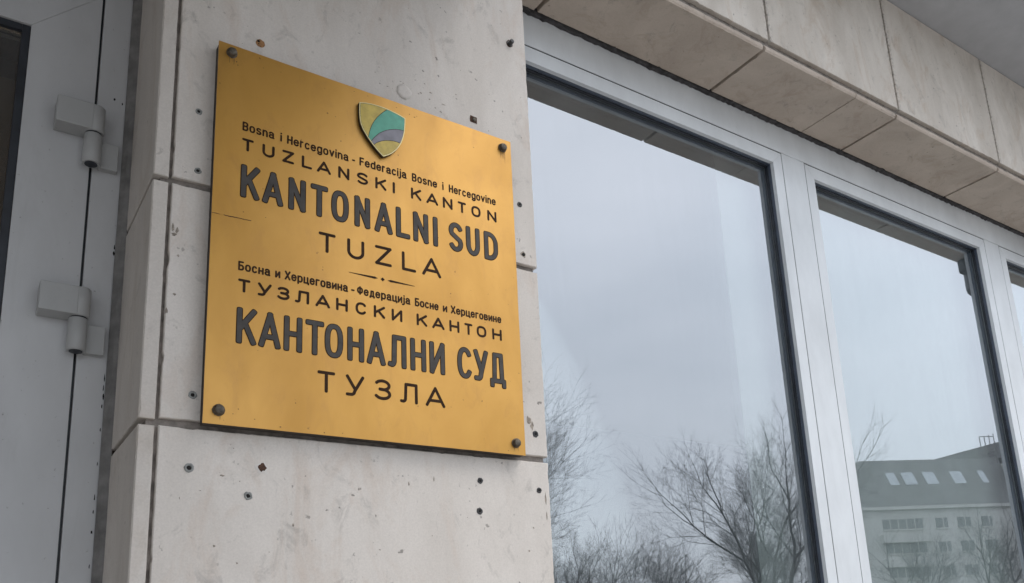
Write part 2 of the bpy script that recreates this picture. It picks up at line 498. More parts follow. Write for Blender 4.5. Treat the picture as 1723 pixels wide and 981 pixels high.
# ------------------------------------------------------------------ stone lintel over the windows
lin = thing('stone_lintel', 'long stone faced lintel with a stone soffit over the windows', 'lintel', (3.0, 1.5, ZS))
MB().box(-0.5, 9.0, YP + 0.014, 1.75, ZS + 0.020, 3.7835).build('mortar_core', M['mortar'], lin)
fj = [-0.073, 0.575, 1.2225, 1.8705, 2.5165, 3.166, 3.816, 4.466, 5.116, 5.766, 6.416, 7.066, 7.716, 8.366, 9.0]
for a, c_ in zip(fj[:-1], fj[1:]):
    slab(a + 0.0045, c_ - 0.0045, 3.3255, 3.7815, YP, 0.03, rnd=RS, chip=0.05, depth=0.003).build('fascia_slab', M['stone_fascia'], lin)
sj = [(0.993, 1.1850, 0.005), (1.1850, 1.8420, 0.005), (1.8420, 2.2755, 0.0012), (2.2755, 2.4930, 0.005), (2.4930, 3.1415, 0.005), (3.1415, 3.791, 0.005),
      (3.791, 4.44, .005), (4.44, 5.09, .005), (5.09, 5.74, .005), (5.74, 6.39, .005), (6.39, 7.04, .005), (7.04, 7.69, .005), (7.69, 8.34, .005), (8.34, 9.0, .005)]
prev = 0.004
for a, c_, gp in sj:
    x0, x1 = a + prev, c_ - (0.0012 if abs(c_ - 2.2755) < 1e-6 else 0.005)
    prev = 0.0012 if abs(c_ - 2.2755) < 1e-6 else 0.005
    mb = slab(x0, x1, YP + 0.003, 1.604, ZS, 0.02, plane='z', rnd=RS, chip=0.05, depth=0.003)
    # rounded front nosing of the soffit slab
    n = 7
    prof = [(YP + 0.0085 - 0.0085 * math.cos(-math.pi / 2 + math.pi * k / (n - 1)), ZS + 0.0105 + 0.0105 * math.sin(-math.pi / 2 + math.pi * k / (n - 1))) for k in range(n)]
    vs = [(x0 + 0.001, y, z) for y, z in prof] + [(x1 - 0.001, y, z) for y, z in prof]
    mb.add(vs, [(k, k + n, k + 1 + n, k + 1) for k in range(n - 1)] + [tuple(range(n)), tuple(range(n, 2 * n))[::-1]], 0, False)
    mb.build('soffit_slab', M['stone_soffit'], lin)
# ragged dark filler between the soffit and the window head
mb = MB(); xs = [0.99 + 0.012 * i for i in range(int(8.0 / 0.012))]
top = [ZS + 0.012] * len(xs)
lo = []
for i, x in enumerate(xs):
    lo.append(ZS - 0.002 - 0.004 * RS.random() - (0.006 * RS.random() if RS.random() < 0.12 else 0))
fr = [1.6085 - 0.006 * RS.random() - (0.005 if RS.random() < 0.1 else 0) for _ in xs]
vs = []
for x, l, f_ in zip(xs, lo, fr):
    vs += [(x, f_, ZS + 0.012), (x, f_ + 0.001, l), (x, 1.64, l)]
fs = []
for i in range(len(xs) - 1):
    k = 3 * i
    fs += [(k, k + 3, k + 4, k + 1), (k + 1, k + 4, k + 5, k + 2)]
mb.add(vs, fs)
mb.build('joint_filler', M['dark_joint'], lin)

# ------------------------------------------------------------------ window surround and windows
sur = thing('window_surround', 'silver painted fixed frame with head rail and mullions around the windows', 'window frame', (3.0, YF, 0.5))
HZ = 3.1810                     # lower edge of the head rail
MB().box(0.99, 9.0, YF, YF + 0.07, HZ, ZS + 0.001, c=0.0015).build('head_rail', M['alu_white'], sur)
MB().box(0.99, 1.030, YF, YF + 0.07, 0.55, HZ - 0.001, c=0.0015).build('jamb', M['alu_white'], sur)
SW, PITCH, MW = 1.143, 1.258, 0.1125
X1 = 2.1735 - SW                # outer left edge of the first sash opening
opens = []
for k in range(6):
    a = X1 + PITCH * k
    opens.append((a, a + SW))
    if k < 5:
        MB().box(a + SW, a + SW + MW + 0.0025, YF, YF + 0.07, 0.55, HZ - 0.001, c=0.0015).build('mullion', M['alu_white'], sur)
MB().box(0.99, 9.0, YF - 0.02, YF + 0.07, 0.48, 0.549, c=0.002).build('bottom_rail', M['alu_white'], sur)
wl = ['large silver framed window beside the stone pier, reflecting bare trees',
      'silver framed window in the middle, reflecting a grey block with skylights',
      'silver framed window cut off by the right edge, third from the pier',
      'silver framed window fourth from the stone pier', 'silver framed window fifth from the stone pier', 'silver framed window sixth from the stone pier']
ZB = 0.56
for k, (a, c_) in enumerate(opens[:4]):
    w = thing('window', wl[k], 'window', ((a + c_) / 2, YF, ZB), 'windows in the silver frame')
    g_ = 0.0030
    ys = YF + 0.0008
    x0, x1, z0, z1 = a + g_, c_ - g_, ZB, HZ - 0.0045
    fw = 0.044
    # mitred sash frame with an inner bevel
    mb = MB()
    o = [(x0, z0), (x1, z0), (x1, z1), (x0, z1)]
    i_ = [(x0 + fw, z0 + fw), (x1 - fw, z0 + fw), (x1 - fw, z1 - fw), (x0 + fw, z1 - fw)]
    for q in range(4):
        r = (q + 1) % 4
        def sh(p, d):      # hairline mitre: pull the ends of each rail a touch apart
            tx = o[r][0] - o[q][0]; tz = o[r][1] - o[q][1]; L = math.hypot(tx, tz)
            return (p[0] + tx / L * d, p[1] + tz / L * d)
        A, B_, C_, D_ = sh(o[q], .0003), sh(o[r], -.0003), sh(i_[r], -.0003), sh(i_[q], .0003)
        yb = ys + 0.060; yr = ys + 0.013
        vs = [(A[0], ys, A[1]), (B_[0], ys, B_[1]), (C_[0], ys, C_[1]), (D_[0], ys, D_[1]),
              (A[0], yb, A[1]), (B_[0], yb, B_[1]), (C_[0], yr, C_[1]), (D_[0], yr, D_[1])]
        mb.add(vs, [(0, 1, 2, 3), (1, 0, 4, 5), (3, 2, 6, 7)])
    mb.build('sash_frame', M['alu_white'], w)
    # black rubber seam in the gap round the sash
    gk = MB()
    for (p0, p1, q0, q1) in ((a, c_, HZ - 0.0045, HZ - 0.0005), (a, a + g_, z0, z1), (c_ - g_, c_, z0, z1)):
        gk.box(p0 + .0001, p1 - .0001, ys + 0.0008, ys + 0.03, q0, q1)
    gk.build('seam', M['rubber'], w)
    # dark stepped glazing bead and rubber between sash and glass
    bd = MB(); rb = MB()
    def ring(mb, d0, d1, y0, y1):
        xa, xb, za, zb = x0 + fw + d0, x1 - fw - d0, z0 + fw + d0, z1 - fw - d0
        xc, xd, zc, zd = x0 + fw + d1, x1 - fw - d1, z0 + fw + d1, z1 - fw - d1
        mb.add([(xa, y0, za), (xb, y0, za), (xb, y0, zb), (xa, y0, zb), (xc, y0, zc), (xd, y0, zc), (xd, y0, zd), (xc, y0, zd),
                (xc, y1, zc), (xd, y1, zc), (xd, y1, zd), (xc, y1, zd)],
               [(0, 1, 5, 4), (1, 2, 6, 5), (2, 3, 7, 6), (3, 0, 4, 7), (4, 5, 9, 8), (5, 6, 10, 9), (6, 7, 11, 10), (7, 4, 8, 11)])
    ring(bd, -0.003, 0.0008, ys + 0.0132, ys + 0.024)
    bd.build('glazing_bead', M['bead'], w)
    ring(rb, 0.0010, 0.004, ys + 0.0242, YG)
    rb.build('rubber_gasket', M['rubber'], w)
    gx0, gx1, gz0, gz1 = x0 + fw + 0.001, x1 - fw - 0.001, z0 + fw + 0.001, z1 - fw - 0.001
    for nm, yg, mt in (('glass_pane', YG, M['glass_out']), ('glass_pane', YG + 0.0145, M['glass_in'])):
        gb = MB().box(gx0, gx1, yg, yg + 0.004, gz0, gz1, 1)
        gb.mi[-4] = 0                 # the front (-y) face carries the coating
        p = gb.build(nm, [mt, M['glass_body']], w)
        if yg > YG: p['label'] = 'inner pane of the double glazing'
    sp_ = MB()
    for (p0, p1, q0, q1) in ((gx0, gx1, gz1 - 0.012, gz1), (gx0, gx0 + 0.012, gz0, gz1 - 0.012), (gx1 - 0.012, gx1, gz0, gz1 - 0.012), (gx0 + 0.012, gx1 - 0.012, gz0, gz0 + 0.012)):
        sp_.box(p0, p1, YG + 0.005, YG + 0.0135, q0, q1)
    sp_.build('spacer_bar', M['bead'], w)
    if k == 1:      # inside handle on the right stile
        xh = x1 - 0.030
        hz = 2.285
        hm = MB().box(xh - 0.012, xh + 0.018, 1.700, 1.712, hz - 0.045, hz + 0.045, c=0.003)
        hd = hm.build('window_handle', M['handle'], w)
        hb = MB().cyl((xh, 1.712, hz), (xh, 1.752, hz), 0.010, 0.009)
        hb.box(xh - 0.012, xh + 0.012, 1.745, 1.759, hz - 0.105, hz + 0.014, c=0.004)
        hb.build('grip', M['handle'], hd)

# light panel curtain inside, behind the right part of the first window and the others
cm = plain('off_white_curtain', (0.88, 0.85, 0.83), 0.9, var=0.03, scale=8)
cb = MB(); n = 420; vs = []
for i in range(n + 1):
    x = 1.982 + 5.4 * i / n
    y = 1.74 + 0.004 * math.sin(i * 0.55) + 0.003 * math.sin(i * 0.23 + 1)
    vs += [(x, y, 0.62), (x, y, 3.58), (x, y + 0.003, 0.62), (x, y + 0.003, 3.58)]
cb.add(vs, [(4 * i, 4 * i + 4, 4 * i + 5, 4 * i + 1) for i in range(n)] + [(4 * i + 2, 4 * i + 3, 4 * i + 7, 4 * i + 6) for i in range(n)] + [(0, 1, 3, 2), (4 * n, 4 * n + 2, 4 * n + 3, 4 * n + 1)], 0, False)
tag(cb.build('curtain', cm), 'off white curtain hanging inside behind the middle and right windows', 'curtain')

# dark fixture under the soffit further right, seen mirrored in the middle window
dc = thing('dome_camera', 'dark dome camera under the soffit, mirrored in the middle window corner', 'security camera', (3.83, 1.42, 3.15))
MB().cyl((3.83, 1.435, 3.150), (3.83, 1.435, 3.284), 0.05, 0.05).box(3.755, 3.85, 1.395, 1.475, 3.215, 3.282, c=0.01).build('housing', M['black_plastic'], dc)
db = MB(); vs = []; nn = 20
for k in range(8):
    a = math.pi / 2 * k / 7.5
    for i in range(nn):
        b_ = 2 * math.pi * i / nn
        vs.append((3.83 + 0.05 * math.cos(a) * math.cos(b_), 1.435 + 0.05 * math.cos(a) * math.sin(b_), 3.149 - 0.045 * math.sin(a)))
db.add(vs, [(k * nn + i, k * nn + (i + 1) % nn, (k + 1) * nn + (i + 1) % nn, (k + 1) * nn + i) for k in range(7) for i in range(nn)] + [tuple(range(7 * nn, 8 * nn))], 0, True)
db.build('dome', M['black_plastic'], dc)

# ------------------------------------------------------------------ door
door = thing('door', 'grey aluminium glazed door with two barrel hinges, left of the stone pier', 'door', (-0.3, YF, 0.12))
df_ = MB().box(0.1735, 0.2215, YF, YF + 0.07, 0.13, 2.944, c=0.0015)
def nick(x, z, rx, rz):
    q = [(x + rx * RS.uniform(.5, 1.2) * math.cos(2 * math.pi * i / 8), YF - 0.0003, z + rz * RS.uniform(.5, 1.2) * math.sin(2 * math.pi * i / 8)) for i in range(8)]
    df_.add(q, [tuple(range(8))], 1)
for x, z, rx, rz in ((.2015, 2.664, .0024, .0030), (.2150, 2.6585, .0014, .0034), (.2195, 2.3640, .0014, .0055), (.2190, 2.3520, .0018, .0070), (.2185, 2.115, .001, .008), (.2180, 2.098, .0012, .006),
                     (.2188, 2.083, .0013, .007), (.2178, 2.064, .001, .005), (.2180, 2.022, .0009, .004), (.2172, 1.962, .0010, .004), (.2168, 1.905, .0013, .006), (.2165, 1.880, .001, .004), (.2160, 1.846, .0022, .004), (.2165, 1.79, .001, .005)):
    nick(x, z, rx, rz)
df_.build('door_frame', [M['alu_grey'], M['hole']], door)
MB().box(-1.2, 0.1735, YF + 0.001, YF + 0.07, 2.885, 2.944, c=0.0015).build('door_frame', M['alu_grey'], door)
sl = MB(); vs = []; n = 180
for i in range(n + 1):
    z = 0.13 + 2.813 * i / n
    vs += [(0.2205, YF - 0.002 - 0.002 * RS.random(), z), (0.2275 + 0.002 * RS.random(), YF - 0.010 - 0.003 * RS.random(), z), (0.2362, YF - 0.013 - 0.004 * RS.random(), z)]
sl.add(vs, [(3 * i + j, 3 * i + j + 1, 3 * i + j + 4, 3 * i + j + 3) for i in range(n) for j in (0, 1)], 0, False)
sl.build('sealant', M['sealant'], door)
# leaf: mitred stile and top rail (the mitre runs up from the corner of the glass)
gxr, gzt, lx, lz = 0.0590, 2.7665, 0.1690, 2.8765
y0, y1 = YF - 0.001, YF + 0.06
leaf = MB()
def bar(pts):
    n = len(pts)
    leaf.prism(pts, y0, y1)
h = 0.0004
bar([(gxr, 0.15), (lx, 0.15), (lx, lz - h), (gxr, gzt - h)])
bar([(gxr - h, gzt), (lx - h, lz), (-1.0, lz), (-1.0, gzt)])
bar([(-1.0, 0.15), (-0.9, 0.15), (-0.9, gzt - h), (-1.0, gzt - h)])
lf = leaf.build('leaf', M['alu_grey'], door)
gk = MB()
gk.box(gxr - 0.0135, gxr - .0003, YF + 0.004, YF + 0.03, 0.2, gzt - .0003)
gk.box(-0.9, gxr - 0.0137, YF + 0.004, YF + 0.03, gzt - 0.0135, gzt - .0003)
gk.build('gasket', M['rubber'], lf)
MB().box(-0.9, gxr - 0.0138, YF + 0.012, YF + 0.018, 0.2, gzt - 0.0138).build('glass_pane', M['door_glass'], lf)
MB().box(0.1692, 0.1733, YF + 0.010, YF + 0.06, 0.13, 2.90).build('seam', M['rubber'], door)
# lobby seen through the door glass: brown timber transom and tan wall
lob = plain('lobby_tan', (0.24, 0.175, 0.11), 0.9, var=0.08)
struct('interior_wall', MB().box(-4.0, 0.2, 2.9, 3.0, 0.1, 3.783).box(0.2, 0.3, 1.75, 3.0, 0.1, 3.783), lob)
tag(MB().box(-3.9, 0.19, 2.80, 2.899, 3.47, 3.78).build('timber_transom', plain('brown_timber', (0.085, 0.040, 0.030), 0.5, var=0.3)), 'dark brown timber beam inside, seen through the door glass', 'beam')

def hinge(zt):
    """zt: top of the upper barrel"""
    ax, ay = 0.1695, YF - 0.024
    hg = MB().cyl((ax, ay, zt - 0.052), (ax, ay, zt), 0.0165, 0.0165, 32, bev=0.0015)
    hr = hg.build('hinge', M['hinge'], door)
    pl = MB().box(0.1075, ax - 0.004, ay - 0.0165, YF - 0.0012, zt - 0.0515, zt - 0.0005, c=0.0015)
    pl.build('leaf_plate', M['hinge'], hr)
    MB().cyl((ax - 0.0005, ay + 0.002, zt - 0.112), (ax - 0.0005, ay + 0.002, zt - 0.054), 0.0150, 0.0150, 32, bev=0.0012).build('barrel', M['hinge'], hr)
    MB().cyl((ax - 0.0005, ay + 0.002, zt - 0.1132), (ax - 0.0005, ay + 0.002, zt - 0.1121), 0.0105, 0.0105, 24).build('pin', M['rubber'], hr)
    MB().cyl((ax, ay, zt - 0.0539), (ax, ay, zt - 0.0521), 0.0125, 0.0125, 24).build('washer', M['rubber'], hr)
    MB().box(ax + 0.0125, 0.2130, YF - 0.014, YF - 0.0003, zt - 0.110, zt - 0.058, c=0.0012).build('frame_plate', M['hinge'], hr)
hinge(2.618)
hinge(2.262)

# ------------------------------------------------------------------ brass sign
SX0, SX1, SZ0, SZ1 = 0.3246, 0.9246, 1.9835, 2.6725
sign = thing('sign', 'square brass court sign with dark lettering and a shield, bolted to the pier', 'sign', (0.6246, YS, SZ0))
MB().box(SX0 + 0.0015, SX1 - 0.0015, YS + 0.0022, YS + 0.0218, SZ0 + 0.001, SZ1 - 0.0015).build('backing_board', M['backing'], sign)
pl = MB()
outl = slab_outline(SX0, SX1, SZ0, SZ1, step=0.02, jit=0.0003, chip=0.02, depth=0.0006, rnd=RS)
outl = [(x, z + (0.0030 * (1 - (x - SX0) / 0.6) - 0.0015 if z > 2.4 else -0.001 * (x - SX0) / 0.6 * 0 )) for x, z in outl]
pl.prism(outl, YS, YS + 0.002)

# --- stroke lettering -------------------------------------------------------
def arc(cx, cy, rx, ry, a0, a1, n=12):
    return [(cx + rx * math.cos(R(a0 + (a1 - a0) * i / n)), cy + ry * math.sin(R(a0 + (a1 - a0) * i / n))) for i in range(n + 1)]
def sup(cx, cy, rx, ry, a0, a1, e=2.6, n=26):
    o = []
    for i in range(n + 1):
        a = R(a0 + (a1 - a0) * i / n); c, s_ = math.cos(a), math.sin(a)
        o.append((cx + rx * math.copysign(abs(c) ** (2 / e), c), cy + ry * math.copysign(abs(s_) ** (2 / e), s_)))
    return o
OV = sup(.5, .5, .5, .5, 90, 450)
CAPS = {
 'K': [[(0, 0), (0, 1)], [(1, 1), (0.04, .40)], [(.36, .62), (1, 0)]],
 'A': [[(0, 0), (.5, 1), (1, 0)], [(.17, .27), (.83, .27)]],
 'N': [[(0, 0), (0, 1), (1, 0), (1, 1)]],
 'T': [[(0, 1), (1, 1)], [(.5, 1), (.5, 0)]],
 'O': [OV],
 'L': [[(0, 1), (0, 0), (1, 0)]],
 'I': [[(.5, 0), (.5, 1)]],
 'S': [arc(.5, .755, .5, .245, 28, 215, 14) + [(.5, .5)] + arc(.5, .245, .5, .245, 35, -152, 14)],
 'U': [[(0, 1)] + arc(.5, .36, .5, .36, 180, 360, 18) + [(1, 1)]],
 'D': [[(0, 1)] + [(.3, 1)] + arc(.3, .62, .7, .38, 90, 0, 10) + arc(.3, .38, .7, .38, 0, -90, 10) + [(0, 0), (0, 1)]],
 'Z': [[(0, 1), (1, 1), (0, 0), (1, 0)]],
 'B': [[(0, 0), (0, 1), (.6, 1)] + arc(.6, .76, .36, .24, 90, -90, 8) + [(0, .52)], [(.6, .52)] + arc(.6, .26, .4, .26, 90, -90, 8) + [(0, 0)]],
 'H': [[(0, 0), (0, 1)], [(1, 0), (1, 1)], [(0, .5), (1, .5)]],
 'F': [[(0, 0), (0, 1), (1, 1)], [(0, .52), (.85, .52)]],
 # cyrillic
 'У': [[(0, 1), (.50, .30)], [(1, 1), (.50, .24)] + arc(.22, .17, .24, .17, 0, -90, 6) + [(0.0, 0)]],
 'З': [arc(.48, .75, .48, .25, 150, -80, 14) + [(.30, .52)], [(.42, .52)] + arc(.48, .26, .52, .26, 75, -150, 14)],
 'Л': [[(0, .02), (.10, .01)] + arc(.10, .16, .17, .15, -90, 0, 5) + [(.31, 1), (1, 1), (1, 0)]],
 'С': [sup(.5, .5, .5, .5, 40, 320, 2.3)],
 'И': [[(0, 1), (0, 0), (1, 1), (1, 0)]],
 'Д': [[(.20, 0), (.27, 1), (.80, 1), (.85, 0)], [(0, -.17), (0, .0), (1, .0), (1, -.17)]],
 'Б': [[(.9, 1), (0, 1), (0, 0), (.55, 0)] + arc(.55, .28, .45, .28, -90, 90, 10) + [(0, .56)]],
 'Х': [[(0, 1), (1, 0)], [(1, 1), (0, 0)]],
 'Ф': [sup(.5, .52, .5, .34, 90, 450), [(.5, 1), (.5, 0)]],
}
for c1, c2 in (('К', 'K'), ('А', 'A'), ('Т', 'T'), ('О', 'O'), ('Н', 'H')):
    CAPS[c1] = CAPS[c2]
XH = .72
def lc(p):   # lower-case glyphs drawn in a 0..1 box, squeezed to the x-height
    return [[(x, y * XH) for x, y in s_] for s_ in p]
_a = [arc(.45, .72, .45, .28, 160, 0, 10) + [(.9, 0)], [(.9, .55), (.45, .55)] + arc(.42, .275, .42, .275, 90, 270, 10) + [(.55, 0)] + arc(.55, .3, .35, .3, -90, 0, 5), [(.9, .06), (1.02, 0)]]
_e = [[(.02, .53), (.98, .53)] + sup(.5, .5, .5, .5, 3, 325, 2.3)]
_c = [sup(.5, .5, .5, .5, 42, 318, 2.3)]
LOW = {
 'o': (lc([OV]), .50), 'а': (lc(_a), .50), 'a': (lc(_a), .50), 'e': (lc(_e), .50), 'c': (lc(_c), .46),
 's': (lc([arc(.5, .755, .47, .245, 30, 215, 12) + arc(.5, .245, .5, .245, 35, -152, 12)]), .46),
 'n': (lc([[(0, 0), (0, 1)], [(0, .6)] + arc(.5, .6, .5, .4, 180, 0, 10) + [(1, 0)]]), .46),
 'i': ([[(.5, 0), (.5, XH)], [(.5, 1.0), (.5, 1.02)]], .02),
 'r': (lc([[(0, 0), (0, 1)], [(0, .6)] + arc(.6, .6, .6, .4, 180, 70, 8)]), .30),
 'g': (lc([OV, [(1, 1), (1, -.12)] + arc(.5, -.10, .5, .30, 0, -150, 9)]), .50),
 'v': (lc([[(0, 1), (.5, 0), (1, 1)]]), .48),
 'd': (lc([OV]) + [[(1, 1), (1, 0)]], .50),
 'j': ([[(.7, XH), (.7, -.12), (.2, -.24), (-.6, -.24)], [(.7, 1.0), (.7, 1.02)]], .06),
 'о': (lc([OV]), .50), 'с': (lc(_c), .47), 'е': (lc(_e), .50),
 'н': (lc([[(0, 0), (0, 1)], [(1, 0), (1, 1)], [(0, .5), (1, .5)]]), .46),
 'и': (lc([[(0, 1), (0, 0), (1, 1), (1, 0)]]), .46),
 'р': (lc([OV, [(0, 1), (0, -.34)]]), .50),
 'ц': (lc([[(0, 1), (0, 0), (1, 0)], [(.88, 1), (.88, 0)], [(1.1, 0), (1.1, -.22)]]), .50),
 'г': (lc([[(0, 0), (0, 1), (1, 1)]]), .34),
 'в': (lc([[(0, 0), (0, 1), (.6, 1)] + arc(.6, .77, .33, .23, 90, -90, 6) + [(0, .54)], [(.6, .54)] + arc(.6, .27, .4, .27, 90, -90, 8) + [(0, 0)]]), .46),
 'д': (lc([[(.2, 0), (.28, 1), (.84, 1), (.84, 0)], [(0, -.2), (0, 0), (1.04, 0), (1.04, -.2)]]), .52),
 'ј': ([[(.7, XH), (.7, -.12), (.2, -.24), (-.6, -.24)], [(.7, 1.0), (.7, 1.02)]], .06),
}
CAPW = {'B': .50, 'H': .50, 'F': .44, 'Б': .50, 'Х': .54, 'Ф': .62}

def stroke(mb, pts, w, y, sq=2.0, mi=0):
    """flat ribbon of width w along pts, rounded ends (sq 2 = round, larger = squarer), sharp corners split; each piece a hair further out"""
    runs = [[pts[0]]]
    for i in range(1, len(pts)):
        runs[-1].append(pts[i])
        if i < len(pts) - 1:
            a = Vector(pts[i]) - Vector(pts[i - 1]); c_ = Vector(pts[i + 1]) - Vector(pts[i])
            if a.length > 1e-9 and c_.length > 1e-9 and a.angle(c_) > R(38):
                runs.append([pts[i]])
    h = w / 2
    for run in runs:
        run = [p for i, p in enumerate(run) if i == 0 or (Vector(p) - Vector(run[i - 1])).length > 1e-7]
        if len(run) < 2: continue
        closed = (Vector(run[0]) - Vector(run[-1])).length < 1e-6
        if closed: run = run[:-1]
        n = len(run); L = []; Rr = []
        for i in range(n):
            p = Vector(run[i])
            if closed:
                d0 = (p - Vector(run[i - 1])).normalized(); d1 = (Vector(run[(i + 1) % n]) - p).normalized()
            else:
                d0 = (p - Vector(run[i - 1])).normalized() if i > 0 else (Vector(run[1]) - p).normalized()
                d1 = (Vector(run[i + 1]) - p).normalized() if i < n - 1 else d0
            t_ = (d0 + d1).normalized(); nn_ = Vector((-t_.y, t_.x))
            k = h / max(0.5, nn_.dot(Vector((-d0.y, d0.x))))
            L.append(p + nn_ * k); Rr.append(p - nn_ * k)
        vs = [(q.x, y, q.y) for q in L] + [(q.x, y, q.y) for q in Rr]
        fs = [(i, n + i, n + i + 1, i + 1) for i in range(n - 1)]
        if closed: fs.append((n - 1, 2 * n - 1, n, 0))
        mb.add(vs, fs, mi)
        if not closed:
            for p, q in ((Vector(run[0]), Vector(run[1])), (Vector(run[-1]), Vector(run[-2]))):
                d = (p - q).normalized(); nn_ = Vector((-d.y, d.x)); K = 10
                cap = []
                for i in range(K + 1):
                    a = math.pi * i / K
                    cx_ = math.copysign(abs(math.cos(a)) ** (2 / sq), math.cos(a)) * h
                    cy_ = abs(math.sin(a)) ** (2 / sq) * h
                    s_ = p + nn_ * cx_ + d * cy_
                    cap.append((s_.x, y, s_.y))
                mb.add(cap, [tuple(range(K + 1))], mi)
        y -= 0.00002
    return y

YL = YS - 0.0003
def caps_words(name, mat, zb, zt, w, boxes, cut, sq=2.0, slope=0.0):
    a, c_ = boxes[0][1], boxes[-1][2]
    for grp in (boxes[:cut], boxes[cut:]):
        f = ((grp[0][1] + grp[-1][2]) / 2 - (a + c_) / 2) / (c_ - a); k = slope * (grp[-1][2] - grp[0][1]) / (c_ - a)
        caps_line(name, mat, zb + slope * f, zt + slope * f, w, grp, sq, k)
def caps_line(name, mat, zb, zt, w, boxes, sq=2.0, slope=0.0):
    mb = MB()
    xa = boxes[0][1]; xb = boxes[-1][2]
    for ch, x0, x1 in boxes:
        dz = slope * ((x0 + x1) / 2 - (xa + xb) / 2) / (xb - xa)
        bx0, bx1, bz0, bz1 = x0 + w / 2, x1 - w / 2, zb + w / 2 + dz, zt - w / 2 + dz
        if ch == 'I': bx0 = bx1 = (x0 + x1) / 2
        y = YL
        for st in CAPS[ch]:
            jp = [(bx0 + p[0] * (bx1 - bx0), bz0 + p[1] * (bz1 - bz0)) for p in st]
            y = stroke(mb, jp, w, y, sq) - 0.00002
        if isinstance(mat, list):        # grey enamel fill inside the dark edge of the cut
            y = YL - 0.0004
            for st in CAPS[ch]:
                jp = [(bx0 + p[0] * (bx1 - bx0), bz0 + p[1] * (bz1 - bz0)) for p in st]
                y = stroke(mb, jp, w * 0.74, y, sq, 1) - 0.00002
    o = mb.build(name, mat, sign); o['label'] = 'word ' + ''.join(b_[0] for b_ in boxes); return o

def text_line(name, mat, zb, zt, w, words, slope=0.0):
    H = zt - zb - w
    xa = words[0][1]; xb = words[-1][2]
    for wd, x0, x1 in words:
        mb = MB()
        dz = slope * ((x0 + x1) / 2 - (xa + xb) / 2) / (xb - xa)
        if wd == '-':
            stroke(mb, [(x0 + w / 2, zb + 0.36 * (zt - zb) + dz), (x1 - w / 2, zb + 0.36 * (zt - zb) + dz)], w, YL); mb.build('dash', mat, sign); continue
        items = []
        for ch in wd:
            if ch in LOW: items.append(LOW[ch])
            else: items.append((CAPS[ch], CAPW[ch]))
        gap = 0.32
        tot = sum(i[1] for i in items) + gap * (len(items) - 1)
        avail = x1 - x0 - w
        sx = avail / tot if tot > 0.1 else H
        cx = x0 + w / 2
        if len(items) == 1 and items[0][1] < 0.1: cx = (x0 + x1) / 2; sx = H
        for strokes, gw in items:
            y = YL
            for st in strokes:
                jp = []
                for p in st:
                    px = cx + (p[0] * gw if gw >= 0.1 else gw * 0.5 + (p[0] - 0.5) * 0.18 * (1 if len(st) > 2 else 1)) * sx
                    jp.append((px, zb + w / 2 + dz + p[1] * H))
                y = stroke(mb, jp, w, y) - 0.00002
            cx += (gw + gap) * sx
        mb.build(name, mat, sign)['label'] = 'word ' + wd

text_line('lettering', M['ink_brown'], 2.5100, 2.5276, 0.0031, [('Bosna', 0.3693, 0.4245), ('i', 0.4352, 0.4373), ('Hercegovina', 0.4469, 0.5619), ('-', 0.5686, 0.5746), ('Federacija', 0.5832, 0.6795), ('Bosne', 0.6908, 0.7456), ('i', 0.7571, 0.7595), ('Hercegovine', 0.7715, 0.8808)], slope=-0.004)
caps_words('lettering', M['ink_brown'], 2.4717, 2.4956, 0.0046, [('T', 0.3694, 0.3892), ('U', 0.4042, 0.4256), ('Z', 0.439, 0.4602), ('L', 0.474, 0.4929), ('A', 0.5017, 0.5282), ('N', 0.542, 0.5635), ('S', 0.5784, 0.6002), ('K', 0.6147, 0.6371), ('I', 0.6503, 0.6544), ('K', 0.6882, 0.7103), ('A', 0.7209, 0.7468), ('N', 0.7572, 0.7788), ('T', 0.7909, 0.8097), ('O', 0.8218, 0.8432), ('N', 0.8591, 0.8809)], 9, slope=-0.004)
caps_words('lettering', [M['ink_brown'], M['ink_grey']], 2.3829, 2.4460, 0.0110, [('K', 0.3688, 0.4016), ('A', 0.4057, 0.4426), ('N', 0.4509, 0.4827), ('T', 0.4906, 0.5233), ('O', 0.5288, 0.5628), ('N', 0.573, 0.6042), ('A', 0.6124, 0.6491), ('L', 0.6554, 0.6853), ('N', 0.6913, 0.7241), ('I', 0.7335, 0.7446), ('S', 0.7683, 0.8002), ('U', 0.8067, 0.839), ('D', 0.8482, 0.8815)], 10, 3.2, slope=-0.003)
caps_line('lettering', M['ink_brown'], 2.3174, 2.3556, 0.0057, [('T', 0.5065, 0.5377), ('U', 0.5595, 0.5923), ('Z', 0.6133, 0.6463), ('L', 0.667, 0.696), ('A', 0.7089, 0.7492)], 2.4)
text_line('lettering', M['ink_brown'], 2.2500, 2.2668, 0.0031, [('Босна', 0.3702, 0.4234), ('и', 0.4314, 0.4403), ('Херцеговина', 0.4477, 0.5612), ('-', 0.5668, 0.5735), ('Федерација', 0.5781, 0.6829), ('Босне', 0.6923, 0.742), ('и', 0.751, 0.7605), ('Херцеговине', 0.7682, 0.8818)], slope=-0.001)
caps_words('lettering', M['ink_brown'], 2.2124, 2.2358, 0.0046, [('Т', 0.3709, 0.3909), ('У', 0.4032, 0.4263), ('З', 0.4353, 0.4569), ('Л', 0.4658, 0.4909), ('А', 0.502, 0.5284), ('Н', 0.5392, 0.561), ('С', 0.5753, 0.5968), ('К', 0.6101, 0.6321), ('И', 0.645, 0.6663), ('К', 0.6952, 0.7171), ('А', 0.7274, 0.7535), ('Н', 0.7641, 0.7857), ('Т', 0.7969, 0.8147), ('О', 0.824, 0.8458), ('Н', 0.8593, 0.8813)], 9)
